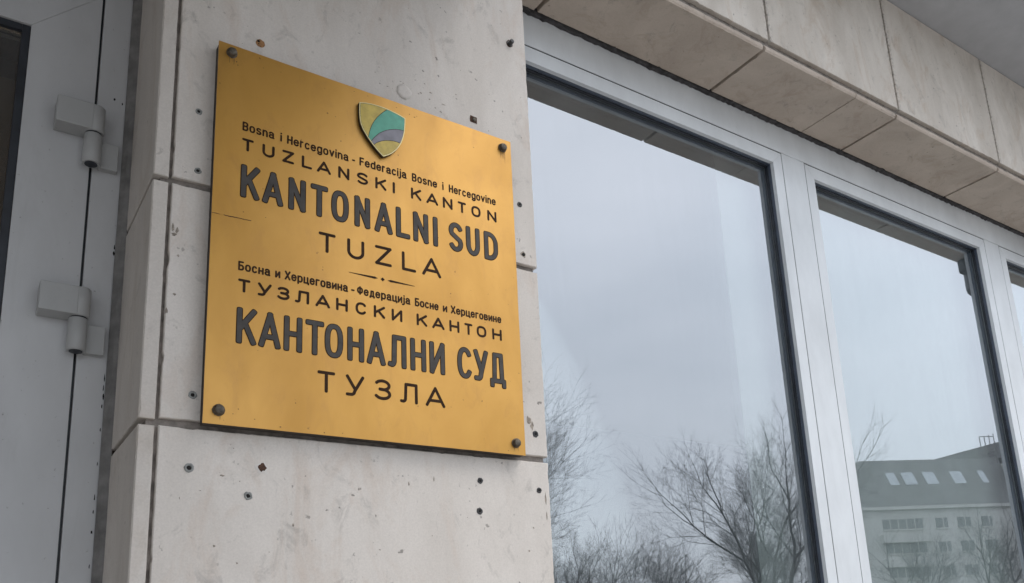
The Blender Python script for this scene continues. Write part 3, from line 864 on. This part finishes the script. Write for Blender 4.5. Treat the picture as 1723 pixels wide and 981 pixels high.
caps_words('lettering', [M['ink_brown'], M['ink_grey']], 2.1221, 2.1858, 0.0105, [('К', 0.37, 0.4032), ('А', 0.4062, 0.4435), ('Н', 0.4477, 0.4801), ('Т', 0.4847, 0.5183), ('О', 0.5187, 0.5527), ('Н', 0.5597, 0.5917), ('А', 0.596, 0.6325), ('Л', 0.6363, 0.6736), ('Н', 0.6807, 0.7135), ('И', 0.7198, 0.7527), ('С', 0.7785, 0.8119), ('У', 0.8146, 0.8475), ('Д', 0.8498, 0.8870)], 10, 3.2)
caps_line('lettering', M['ink_brown'], 2.0583, 2.0966, 0.0057, [('Т', 0.507, 0.5382), ('У', 0.5575, 0.5915), ('З', 0.6101, 0.6424), ('Л', 0.6594, 0.6946), ('А', 0.7105, 0.7507)], 2.4)
# dividing ornament
orn = MB()
zc = 2.2895
for xa, xb in ((0.5630, 0.6187), (0.6925, 0.6375)):
    s_ = 1 if xb > xa else -1
    pts = [(xa, zc + .0004), (xb - s_ * 0.006, zc + 0.0022), (xb, zc), (xb - s_ * 0.006, zc - 0.0022), (xa, zc - .0004)]
    if s_ > 0: pts = pts[::-1]
    orn.add([(x, YL, z) for x, z in pts], [tuple(range(5))])
orn.add([(0.6279 - 0.0042, YL, zc), (0.6279, YL, zc - 0.0038), (0.6279 + 0.0042, YL, zc), (0.6279, YL, zc + 0.0038)], [(0, 1, 2, 3)])
orn.build('ornament', M['ink_brown'], sign)
# hairline scratch and other scratches
def scratch(pts, w):
    for i in range(len(pts) - 1):
        (xa, za), (xb, zb) = pts[i], pts[i + 1]
        wa = w * RS.uniform(.4, 1); wb = w * RS.uniform(.4, 1)
        pl.add([(xa, YL, za - wa), (xb, YL, zb - wb), (xb, YL, zb + wb), (xa, YL, za + wa)], [(0, 1, 2, 3)], 1)
scratch([(0.3250, 2.3434), (0.333, 2.3438), (0.338, 2.3434)], 0.0005)
scratch([(0.344, 2.3440), (0.354, 2.3437), (0.366, 2.3446), (0.377, 2.3444), (0.389, 2.3449)], 0.0009)
scratch([(0.845, 2.4665), (0.8455, 2.463), (0.8452, 2.4585), (0.8458, 2.456)], 0.0006)
scratch([(0.8560, 2.200), (0.8561, 2.190), (0.8563, 2.176)], 0.0003)
# dark specks, knocked edges and stains along the plate
def speck(x, z, r):
    k = 7; q = [(x + r * RS.uniform(.5, 1.3) * math.cos(2 * math.pi * i / k), YL, z + 0.7 * r * RS.uniform(.5, 1.3) * math.sin(2 * math.pi * i / k)) for i in range(k)]
    pl.add(q, [tuple(range(k))], 1)
for x, z, r in ((0.3555, 2.6425, .0016), (0.3575, 2.637, .0012), (0.402, 2.6485, .0012), (0.433, 2.6520, .0008), (0.3290, 2.590, .0015), (0.5210, 2.5985, .0016),
                (0.413, 2.357, .0012), (0.446, 1.9900, .0016), (0.52, 1.9875, .0014), (0.470, 2.0335, .0012), (0.90, 2.294, .0009), (0.688, 2.655, .0014), (0.699, 2.6525, .0016), (0.704, 2.6560, .001), (0.66, 2.6600, .0012),
                (0.378, 2.0120, .0012), (0.37, 2.0030, .0010), (0.404, 1.9980, .0010), (0.552, 1.9900, .001), (0.60, 2.6640, .0009), (0.745, 2.4025, .0009), (0.885, 1.99, .0012)):
    speck(x, z, r)
# bolts with brown runs below
for x, z in ((0.3468, 2.6563), (0.903, 2.6492), (0.9029, 2.0061), (0.3478, 2.0067)):
    bb_ = MB().lathe_y(x, YS - 0.0002, z, [(0.0098, 0), (0.0098, 0.0014), (0.0086, 0.0022), (0.0084, 0.0060), (0.0066, 0.0086), (0.0035, 0.0098), (0.0012, 0.0101)], 12, 0, 0.05, True)
    bo = bb_.build('bolt', M['bolt'], sign)
for x, z, L in ((0.903, 2.6492, 0.034), (0.9029, 2.0061, 0.012), (0.3468, 2.6563, 0.016), (0.3478, 2.0067, 0.010)):
    for q in range(6):
        xx = x + RS.uniform(-.006, .006); l = L * RS.uniform(.3, 1); w_ = RS.uniform(.0003, .0011)
        pl.add([(xx - w_, YL + .0001 + q * 1e-5, z - 0.006), (xx - w_ * .3, YL + .0001 + q * 1e-5, z - 0.006 - l), (xx + w_ * .3, YL + .0001 + q * 1e-5, z - 0.006 - l), (xx + w_, YL + .0001 + q * 1e-5, z - 0.006)], [(0, 1, 2, 3)], 2)
pl.build('plate', [M['brass'], M['rust'], M['rust_run']], sign)

# shield emblem
OUT = [(0.5801, 2.6393), (0.5925, 2.6428), (0.6047, 2.6448), (0.618, 2.6457), (0.6308, 2.6456), (0.643, 2.6446), (0.654, 2.6429), (0.665, 2.6406), (0.6754, 2.6375), (0.6752, 2.6270), (0.6745, 2.6164), (0.6734, 2.6062), (0.6715, 2.5965), (0.6692, 2.5885), (0.6662, 2.5800), (0.6615, 2.5705), (0.6550, 2.5605), (0.6467, 2.5512), (0.6385, 2.5445), (0.6281, 2.5382),
       (0.6205, 2.5440), (0.6138, 2.5500), (0.608, 2.5558), (0.6027, 2.5618), (0.5965, 2.5690), (0.5912, 2.5767), (0.5862, 2.5850), (0.5824, 2.5936), (0.5806, 2.6045), (0.5798, 2.6161), (0.5798, 2.6280)]
ctr = (0.6278, 2.601)
def shrink(pts, d):
    o = []
    n = len(pts)
    for i in range(n):
        a = Vector(pts[i - 1]); p = Vector(pts[i]); c_ = Vector(pts[(i + 1) % n])
        d0 = (p - a).normalized(); d1 = (c_ - p).normalized(); t_ = (d0 + d1).normalized()
        nn_ = Vector((-t_.y, t_.x))
        if (Vector(ctr) - p).dot(nn_) < 0: nn_ = -nn_
        k = min(2.0, 1 / max(.4, abs(nn_.dot(Vector((-d0.y, d0.x))))))
        q = p + nn_ * d * k
        o.append((q.x, q.y))
    return o
YE = YS - 0.0070
em = MB().prism(OUT, YE, YS - 0.0001).build('shield', M['shield_dark'], sign)
em['label'] = 'shield emblem in yellow, teal and grey violet'
ri = shrink(OUT, 0.0019)
rim = MB(); n = len(OUT)
o2 = shrink(OUT, 0.0003)
rim.add([(x, YE - 0.0006, z) for x, z in o2] + [(x, YE - 0.0006, z) for x, z in ri] + [(x, YE - 0.00005, z) for x, z in OUT] + [(x, YE - 0.00005, z) for x, z in ri],
        [(i, (i + 1) % n, n + (i + 1) % n, n + i) for i in range(n)] + [(2 * n + i, 2 * n + (i + 1) % n, (i + 1) % n, i) for i in range(n)] + [(n + i, n + (i + 1) % n, 3 * n + (i + 1) % n, 3 * n + i) for i in range(n)])
rim.build('rim', M['brass_rim'], em)
# enamel fields: clip the inner outline by curves
inner = shrink(OUT, 0.0024)
A1 = [(0.6385, 2.6450), (0.6300, 2.6365), (0.6225, 2.6279), (0.6155, 2.6185), (0.6094, 2.6080), (0.6052, 2.5990), (0.6021, 2.5902), (0.5998, 2.5810), (0.5978, 2.5700), (0.597, 2.563)]
A2 = [(0.600, 2.5575), (0.6036, 2.5638), (0.6085, 2.5720), (0.6140, 2.5790), (0.6200, 2.5860), (0.6270, 2.5918), (0.6340, 2.5970), (0.6418, 2.6011), (0.6490, 2.6042), (0.6567, 2.6067), (0.6640, 2.6082), (0.6760, 2.6090)]
A3 = [(0.604, 2.552), (0.6091, 2.5580), (0.6136, 2.5630), (0.6188, 2.5671), (0.6258, 2.5714), (0.6334, 2.5749), (0.6408, 2.5772), (0.6481, 2.5787), (0.6555, 2.5792), (0.6700, 2.5786)]
def side(poly, p):        # signed test against an open curve by nearest segment
    best = None
    for i in range(len(poly) - 1):
        a = Vector(poly[i]); c_ = Vector(poly[i + 1]); d = c_ - a
        t_ = max(0, min(1, (Vector(p) - a).dot(d) / d.length_squared)); q = a + d * t_
        dist = (Vector(p) - q).length
        if best is None or dist < best[0]:
            best = (dist, d.x * (p[1] - a.y) - d.y * (p[0] - a.x))
    return math.copysign(best[0], best[1])
def inside(poly, p):
    c_ = False; n = len(poly)
    for i in range(n):
        (xa, ya), (xb, yb) = poly[i], poly[(i + 1) % n]
        if (ya > p[1]) != (yb > p[1]) and p[0] < (xb - xa) * (p[1] - ya) / (yb - ya) + xa: c_ = not c_
    return c_
# fine grid raster of the fields (cells 0.45 mm) merged into runs along x
fields = {'yellow': MB(), 'teal': MB(), 'violet': MB()}
cell = 0.00045
xs0, xs1, zs0, zs1 = 0.578, 0.678, 2.536, 2.648
z = zs0
GAP = 0.00055
while z < zs1:
    x = xs0; cur = None; st = None
    while x <= xs1:
        p = (x, z + cell / 2)
        k = None
        if inside(inner, p):
            s1, s2, s3 = side(A1, p), side(A2, p), side(A3, p)
            if s1 < -GAP: k = 'yellow'           # left of the first arc
            elif s1 > GAP:
                if s2 > GAP: k = 'teal'
                elif s2 < -GAP:
                    if s3 > GAP: k = 'violet'
                    elif s3 < -GAP: k = 'yellow'
        if k != cur:
            if cur: fields[cur].add([(st, YE - 0.0003, z), (x, YE - 0.0003, z), (x, YE - 0.0003, z + cell), (st, YE - 0.0003, z + cell)], [(0, 1, 2, 3)])
            cur = k; st = x
        x += cell
    z += cell
for k, f in fields.items():
    if f.v: f.build('enamel_field', M[k], em)

sign.location = (0.6200, 1.3600, 1.9807)      # the plate stands 22 mm proud of the stone
sign.scale = (0.9927, 0.9927, 0.9927)

# ------------------------------------------------------------------ plugs, screws, chips on the pier
def plug(x, z, kind, label, r=0.0062):
    r *= 0.78 if z < 1.95 else 0.86
    nm, cat = {'plug': ('wall_plug', 'wall plug'), 'dark': ('wall_plug', 'wall plug'), 'bolt': ('wall_bolt', 'bolt'), 'rustscrew': ('rusty_screw', 'screw'),
               'ochre': ('wall_plug', 'wall plug'), 'hole': ('drill_hole', 'hole'), 'broken': ('drill_hole', 'hole')}[kind]
    o = thing(nm, label, cat, (x, YP, z), 'old fixings in the stone pier')
    y = YP - 0.0002
    if kind in ('plug', 'dark'):
        mt = M['plug'] if kind == 'plug' else M['black_plastic']
        MB().lathe_y(x, y, z, [(r * 1.25, 0), (r * 1.15, 0.0010), (r * 0.72, 0.0014), (r * 0.62, 0.0006)], 16, 0, 0.10).build('collar', mt, o)
        MB().lathe_y(x - r * .05, y - .0007, z - r * .05, [(r * 0.58, 0), (r * 0.55, 0.0002)], 12, 0, 0.15).build('hole', M['hole'], o)
    elif kind == 'bolt':
        MB().lathe_y(x, y, z, [(r * 1.35, 0), (r * 1.35, 0.0016), (r * 1.0, 0.002), (r * 1.0, 0.011), (r * 0.8, 0.0125), (r * .2, 0.013)], 10, 0, 0.05, True).build('bolt_head', M['black_plastic'], o)
        MB().lathe_y(x, y, z, [(r * 1.7, 0), (r * 1.6, 0.0010)], 14, 0, 0.12).build('washer', M['rust'], o)
    elif kind == 'rustscrew':
        q = [(x + sx * r * 1.35 * RS.uniform(.85, 1.1), z + sz * r * 1.35 * RS.uniform(.85, 1.1)) for sx, sz in ((-1, -1), (0, -1.1), (1, -1), (1.05, 0), (1, 1), (0, 1), (-1, 1), (-1.1, .1))]
        MB().prism(q, y - 0.0006, y).build('rust_patch', M['rust'], o)
        MB().lathe_y(x + .001, y - .0006, z, [(r * .85, 0), (r * .8, 0.0018), (r * .3, 0.0026)], 14, 0, 0.06).build('screw_head', M['bolt'], o)
    elif kind == 'ochre':
        MB().lathe_y(x, y, z, [(r * 1.5, 0), (r * 1.35, 0.0007), (r * 1.2, 0.0008)], 18, 0, 0.08).build('filling', M['rusty_plug'], o)
        MB().lathe_y(x - r * .7, y - .0006, z + r * .55, [(r * .45, 0), (r * .4, 0.0004)], 9, 0, 0.3).build('hole', M['hole'], o)
        MB().lathe_y(x - r * .6, y - .0006, z - r * .45, [(r * .22, 0), (r * .2, 0.0004)], 9, 0, 0.3).build('hole', M['hole'], o)
    elif kind == 'hole':
        MB().lathe_y(x, y, z, [(r * 1.45, 0), (r * 1.2, 0.0004)], 15, 0, 0.22).build('broken_edge', M['chip'], o)
        MB().lathe_y(x, y - .0005, z, [(r * 0.9, 0), (r * 0.85, 0.0002)], 13, 0, 0.16).build('hole', M['hole'], o)
    elif kind == 'broken':
        MB().lathe_y(x, y, z, [(r * 1.9, 0), (r * 1.5, 0.0005)], 17, 0, 0.28).build('broken_edge', M['filler'], o)
        MB().lathe_y(x, y - .0006, z, [(r * 1.25, 0), (r * 1.15, 0.0002)], 15, 0, 0.25).build('hole', M['rust'], o)
    return o
plug(0.3987, 2.7066, 'ochre', 'ochre filled plug hole just above the top left corner of the brass sign', 0.0064)
plug(0.9429, 2.9306, 'bolt', 'black protruding bolt near the top right edge of the pier', 0.0062)
plug(0.8420, 2.7035, 'rustscrew', 'rusty square patch with a screw above the right end of the sign', 0.0066)
plug(0.2998, 2.5307, 'plug', 'grey plug left of the sign, highest on the narrow stone strip', 0.0056)
plug(0.3030, 2.4195, 'plug', 'grey plug left of the sign just above the upper joint', 0.0054)
plug(0.9487, 2.5356, 'dark', 'black plug right of the sign, level with the small top lettering', 0.0058)
plug(0.9513, 2.4207, 'hole', 'dark drilled hole right of the sign, just above the joint', 0.0052)
plug(0.3111, 2.0302, 'plug', 'grey plug left of the sign just above the lower joint', 0.0062)
plug(0.3109, 1.9136, 'plug', 'grey plug below the bottom left corner of the sign, nearest the groove', 0.0076)
plug(0.4212, 1.9223, 'broken', 'broken rusty hole below the left part of the sign', 0.0068)
plug(0.4010, 1.8751, 'plug', 'grey plug below the rusty broken hole, lowest on the left', 0.0070)
plug(0.8270, 1.9293, 'dark', 'black plug below the right part of the sign, upper of a pair', 0.0062)
plug(0.8234, 1.8716, 'dark', 'black plug below the right part of the sign, lower of a pair', 0.0066)
plug(0.9599, 1.9195, 'dark', 'black plug under the lower joint by the right edge of the pier', 0.0060)
plug(0.9584, 2.0331, 'dark', 'black plug beside the bottom right corner of the sign', 0.0064)
# a round dab of filler, a gouge and knocked marks in the stone: parts of the pier
MB().lathe_y(0.6832, YP - 0.0002, 2.7111, [(0.0165, 0), (0.0160, 0.0012), (0.010, 0.0017)], 26, 0, 0.07).build('filler_patch', M['stone'], pier)
def chipmark(x, z, r, k=9, sx=1.0, sz=1.0):
    q = [(x + sx * r * RS.uniform(.45, 1.2) * math.cos(2 * math.pi * i / k), YP - 0.00025 - 0.00001 * RS.random(), z + sz * r * RS.uniform(.45, 1.2) * math.sin(2 * math.pi * i / k)) for i in range(k)]
    for za, zb, mb_ in stone_rows:
        if za + r < z < zb - r: mb_.add(q, [tuple(range(k))], 1)
for x, z, r, a, c_ in ((0.9430, 2.0615, .010, .8, 1), (0.951, 2.050, .008, .6, 1.3), (0.2690, 2.3070, .005, .6, 1.6), (0.2755, 2.3030, .004, .7, 1.5), (0.2715, 2.2960, .004, 1.2, .8),
                     (0.2790, 2.2600, .0025, 1, 1), (0.277, 2.1930, .003, 1, .8), (0.266, 2.162, .0035, .7, 1.6), (0.4735, 1.832, .0030, .8, 1.2), (0.9745, 1.905, .004, .5, 3.2), (0.9752, 1.87, .004, .5, 2.2),
                     (0.93, 1.80, .0025, 1, 1), (0.942, 1.845, .002, 1, 1.2), (0.7300, 1.9250, .003, .5, 1.8), (0.68, 1.913, .003, .5, 1.5), (0.36, 1.905, .003, 1.4, .6), (0.352, 1.795, .0022, 1, 1)):
    chipmark(x, z, r, 9, a, c_)
for _ in range(38):
    x = RS.uniform(0.275, 0.975); z = RS.choice([RS.uniform(1.70, 1.96), RS.uniform(2.69, 3.0)])
    if abs(z - 1.98) < 0.02: continue
    chipmark(x, z, RS.uniform(.0006, .0018), 7, RS.uniform(.6, 1.6), RS.uniform(.6, 1.4))
for _ in range(16):       # flakes around the filler dab above the shield
    chipmark(RS.gauss(0.70, .05), RS.uniform(2.690, 2.752), RS.uniform(.0010, .0030), 8, RS.uniform(.8, 1.8), RS.uniform(.5, 1.0))
for za, zb, mb_ in stone_rows:
    mb_.build('stone_slab', [M['stone'], M['chip']], pier)

# ------------------------------------------------------------------ mirrored surroundings: bare trees and a block of flats
bark = plain('grey_bark', (0.070, 0.062, 0.055), 0.9, var=0.4, scale=9, bmp=0.6)
twig = plain('dark_twigs', (0.042, 0.037, 0.036), 0.9, var=0.3, scale=4)
def world_at(az, r):      # a place that shows mirrored in the glass at azimuth az, r metres away
    return (r * math.sin(R(az)), 2 * YG - r * math.cos(R(az)))
def tree(az, r, height, spread, label, seed, forks=3, depth=6, name='bare_tree', trunk_h=0.22, thick=0.016):
    rn = random.Random(seed)
    x0, y0 = world_at(az, r)
    t = thing(name, label, 'tree', (x0, y0, 0), 'bare trees across the street')
    tr_, cr_ = MB(), MB()
    rmin = 0.00006 * r
    def tube(mb, p, q, r0, r1, n):
        r0 = max(r0, rmin); r1 = max(r1, rmin)
        d = (q - p)
        if d.length < 1e-6: return
        d.normalize(); u = d.orthogonal().normalized(); w = d.cross(u)
        vs = [p + (u * math.cos(2 * math.pi * i / n) + w * math.sin(2 * math.pi * i / n)) * r0 for i in range(n)] + \
             [q + (u * math.cos(2 * math.pi * i / n) + w * math.sin(2 * math.pi * i / n)) * r1 for i in range(n)]
        mb.add(vs, [(i, (i + 1) % n, n + (i + 1) % n, n + i) for i in range(n)], 0, n > 4)
    def grow(p, d, L, rad, lev):
        seg = 4 if lev < 3 else 3
        mb = tr_ if lev == 0 else cr_
        q = p
        for k in range(seg):
            f0 = 1 - 0.45 * k / seg; f1 = 1 - 0.45 * (k + 1) / seg
            d = (d + Vector((rn.gauss(0, .10), rn.gauss(0, .10), rn.gauss(0.03, .06)))).normalized()
            q2 = q + d * (L / seg)
            tube(mb, q, q2, rad * f0, rad * f1, 7 if lev < 2 else (4 if lev < 4 else 3))
            if lev >= 1 and lev < depth and k > 0:
                for _ in range(1 if lev < 2 or lev == depth - 1 else 2):
                    a = rn.uniform(0, 2 * math.pi); u = d.orthogonal().normalized(); w = d.cross(u)
                    side_ = (u * math.cos(a) + w * math.sin(a))
                    nd_ = (d * 0.75 + side_ * rn.uniform(.5, .9) + Vector((0, 0, .12))).normalized()
                    grow(q2, nd_, L * rn.uniform(.45, .62), rad * f1 * 0.50, lev + 1)
            q = q2
        if lev < depth:
            nf = forks if lev == 0 else 2
            for j in range(nf):
                a = 2 * math.pi * (j + rn.random() * .6) / nf; u = d.orthogonal().normalized(); w = d.cross(u)
                nd_ = (d + (u * math.cos(a) + w * math.sin(a)) * rn.uniform(.3, .55) * spread + Vector((0, 0, .10))).normalized()
                grow(q, nd_, L * rn.uniform(.62, .82) if lev else height * 0.25, rad * 0.55 * rn.uniform(.8, 1.1), lev + 1)
    grow(Vector((x0, y0, 0)), Vector((rn.gauss(0, .04), rn.gauss(0, .04), 1)).normalized(), height * trunk_h, height * thick, 0)
    # scale so that the topmost twig is at the wanted height
    top = max(q[2] for q in cr_.v) ; f = height / top
    for mb in (tr_, cr_):
        mb.v = [(x0 + (q[0] - x0) * f, y0 + (q[1] - y0) * f, q[2] * f) for q in mb.v]
    tr_.build('trunk', bark, t)
    cr_.build('crown', twig, t)
    return t
def H_(el, r): return 1.6 + r * math.tan(R(el))
tree(49.4, 22, H_(16.4, 22), 1.0, 'tall bare tree mirrored at the right of the large window beside the pier', 11, 3, 6)
tree(49.2, 30, H_(9.6, 30), 0.8, 'bare tree with a low fork, mirrored left of the tallest tree', 23, 3, 6)
tree(27.8, 17, H_(18.6, 17), 1.2, 'bare tree with fine twigs, mirrored next to the pier edge', 36, 3, 6, thick=0.009)
tree(36.2, 32, H_(9.4, 32), 1.4, 'small bare tree mirrored low beside the pier', 41, 4, 5, trunk_h=0.13, thick=0.013)
tree(38.6, 38, H_(8.8, 38), 1.4, 'small bare tree mirrored low, second from the pier', 52, 4, 5, trunk_h=0.13, thick=0.011)
tree(40.8, 42, H_(7.6, 42), 1.4, 'small bare tree mirrored low, third from the pier', 97, 4, 5, trunk_h=0.13, thick=0.013)
tree(43.2, 40, H_(7.8, 40), 1.3, 'small bare tree mirrored low in the middle of the large window', 63, 4, 5, trunk_h=0.13, thick=0.013)
tree(62.0, 42, H_(8.2, 42), 1.2, 'bare tree mirrored in front of the grey block of flats', 74, 3, 5, thick=0.02)
tree(57.0, 46, H_(7.2, 46), 1.2, 'bare tree mirrored at the left end of the grey block of flats', 85, 3, 5, thick=0.02)

# block of flats, facing this facade at an angle
BR = 120.0
BTILT = -33
caz = 59.5
bx, by = world_at(caz, BR)
bl = thing('apartment_block', 'grey block of flats with a dark mansard roof and skylights, mirrored in the middle window', 'building', (bx, by, 0))
BT = caz + BTILT
tn = Vector((math.cos(R(BT)), math.sin(R(BT)), 0))       # along the facade (towards larger azimuth in the mirror)
nr = Vector((-math.sin(R(BT)), math.cos(R(BT)), 0))      # outwards, towards this building
def BP(u, d, z):
    p = Vector((bx, by, 0)) + tn * u + nr * d
    return (p.x, p.y, z)
def bbox(mb, u0, u1, d0, d1, z0, z1):
    mb.add([BP(u0, d0, z0), BP(u1, d0, z0), BP(u1, d1, z0), BP(u0, d1, z0), BP(u0, d0, z1), BP(u1, d0, z1), BP(u1, d1, z1), BP(u0, d1, z1)],
           [(0, 3, 2, 1), (4, 5, 6, 7), (0, 1, 5, 4), (1, 2, 6, 5), (2, 3, 7, 6), (3, 0, 4, 7)])
wm = plain('pale_render', (0.50, 0.49, 0.46), 0.9, var=0.1, scale=0.4)
rm = plain('dark_roof_sheet', (0.17, 0.165, 0.16), 0.7, var=0.12, scale=0.6)
gmn = plain('dark_window_glass', (0.15, 0.155, 0.15), 0.25, var=0.15, scale=0.5)
skm = plain('pale_skylight_glass', (0.50, 0.53, 0.56), 0.15, var=0.05, scale=0.5)
zE, zT = H_(7.6, BR), H_(10.6, BR)
uL, uR = -10.5, 11.5
mb = MB(); bbox(mb, uL, uR, -12, 0, 0, zE); mb.build('wall', wm, bl)
mb = MB()
mb.add([BP(uL - .3, .3, zE), BP(uR, .3, zE), BP(uR, -2.2, zT), BP(uL + 2.2, -2.2, zT), BP(uL - .3, -12, zE), BP(uR, -12, zE), BP(uR, -9.5, zT), BP(uL + 2.2, -9.5, zT)],
       [(0, 1, 2, 3), (4, 7, 6, 5), (3, 2, 6, 7), (0, 3, 7, 4), (1, 5, 6, 2), (0, 4, 5, 1)])
roof = mb.build('roof', rm, bl)
for u in (-4.6, -2.7, -1.9, 0.3, 1.1, 4.2, 5.0, 8.2):
    mb = MB(); f0, f1 = .45, .72
    w_ = 0.42 if u not in (-4.6,) else 0.6
    d0, d1 = .3 - 2.5 * f0 + .06, .3 - 2.5 * f1 + .06
    z0, z1 = zE + (zT - zE) * f0, zE + (zT - zE) * f1
    mb.add([BP(u - w_, d0, z0), BP(u + w_, d0, z0), BP(u + w_ - .25, d1, z1), BP(u - w_ - .25, d1, z1), BP(u - w_, d0 - .3, z0), BP(u + w_, d0 - .3, z0), BP(u + w_ - .25, d1 - .3, z1), BP(u - w_ - .25, d1 - .3, z1)],
           [(0, 1, 2, 3), (0, 4, 5, 1), (1, 5, 6, 2), (2, 6, 7, 3), (3, 7, 4, 0)])
    mb.build('skylight', skm, roof)
zr = zE - 1.6
while zr > 2:
    for u0, u1 in ((-7.6, -2.2), (-.4, 1.2), (2.6, 4.4), (6.0, 7.4)):
        mb = MB(); bbox(mb, u0, u1, .001, .06, zr - 1.25, zr); wn = mb.build('window', gmn, bl)
        mb = MB(); bbox(mb, u0 - .1, u1 + .1, .001, .22, zr - 1.42, zr - 1.27)
        k = u0 + 1.0
        while k < u1 - .3:
            bbox(mb, k - .05, k + .05, .0605, .09, zr - 1.25, zr); k += 1.1
        mb.build('window_frame', wm, wn)
    zr -= 3.0
for zz in (zE - 4.6, zE - 7.6, zE - 10.6):
    mb = MB(); bbox(mb, -8.2, -1.6, .001, .9, zz, zz + 1.0); mb.build('balcony', wm, bl)
mb = MB(); bbox(mb, uL - .2, uR + .2, .001, .5, zE - .45, zE - .05); mb.build('cornice', wm, bl)
mb = MB(); bbox(mb, uR, uR + 16, -10, .6, 0, H_(10.2, BR)); mb.build('wing_wall', wm, bl)
za, zc_ = zT + 0.05, H_(11.2, 128)
mb = MB(); a, c_ = 2.4, 15.0
mb.add([BP(a, -2.4, za), BP(c_, -2.4, za), BP(c_, -2.4, zc_), BP(a, -10, za), BP(c_, -10, za), BP(c_, -10, zc_)],
       [(0, 1, 2), (3, 5, 4), (0, 2, 5, 3), (0, 3, 4, 1), (1, 4, 5, 2)]); mb.build('wing_roof', rm, bl)
rl = MB()
for u in (9.6, 10.3, 11.0, 11.7):
    zz = za + (zc_ - za) * (u - a) / (c_ - a)
    bbox(rl, u - .04, u + .04, -2.6, -2.52, zz, zz + 1.3)
bbox(rl, 9.6, 11.7, -2.61, -2.51, za + (zc_ - za) * .62 + 1.2, za + (zc_ - za) * .62 + 1.28)
rl.build('roof_railing', rm, bl)
# tall pale tower far behind
tx, ty = world_at(65.3, 210)
tw = thing('tower_block', 'pale tower block far behind, mirrored above the roof of the grey flats', 'building', (tx, ty, 0))
MB().box(tx - 5, tx + 5, ty - 5, ty + 5, 0, H_(12.4, 210)).build('wall', plain('pale_tower', (0.55, 0.57, 0.6), 0.9), tw)
mb = MB()
for k in range(12):
    mb = MB(); mb.box(tx - 4.2, tx + 4.2, ty + 5.0, ty + 5.08, 4 + 3.4 * k, 5.5 + 3.4 * k); mb.build('window', gmn, tw)
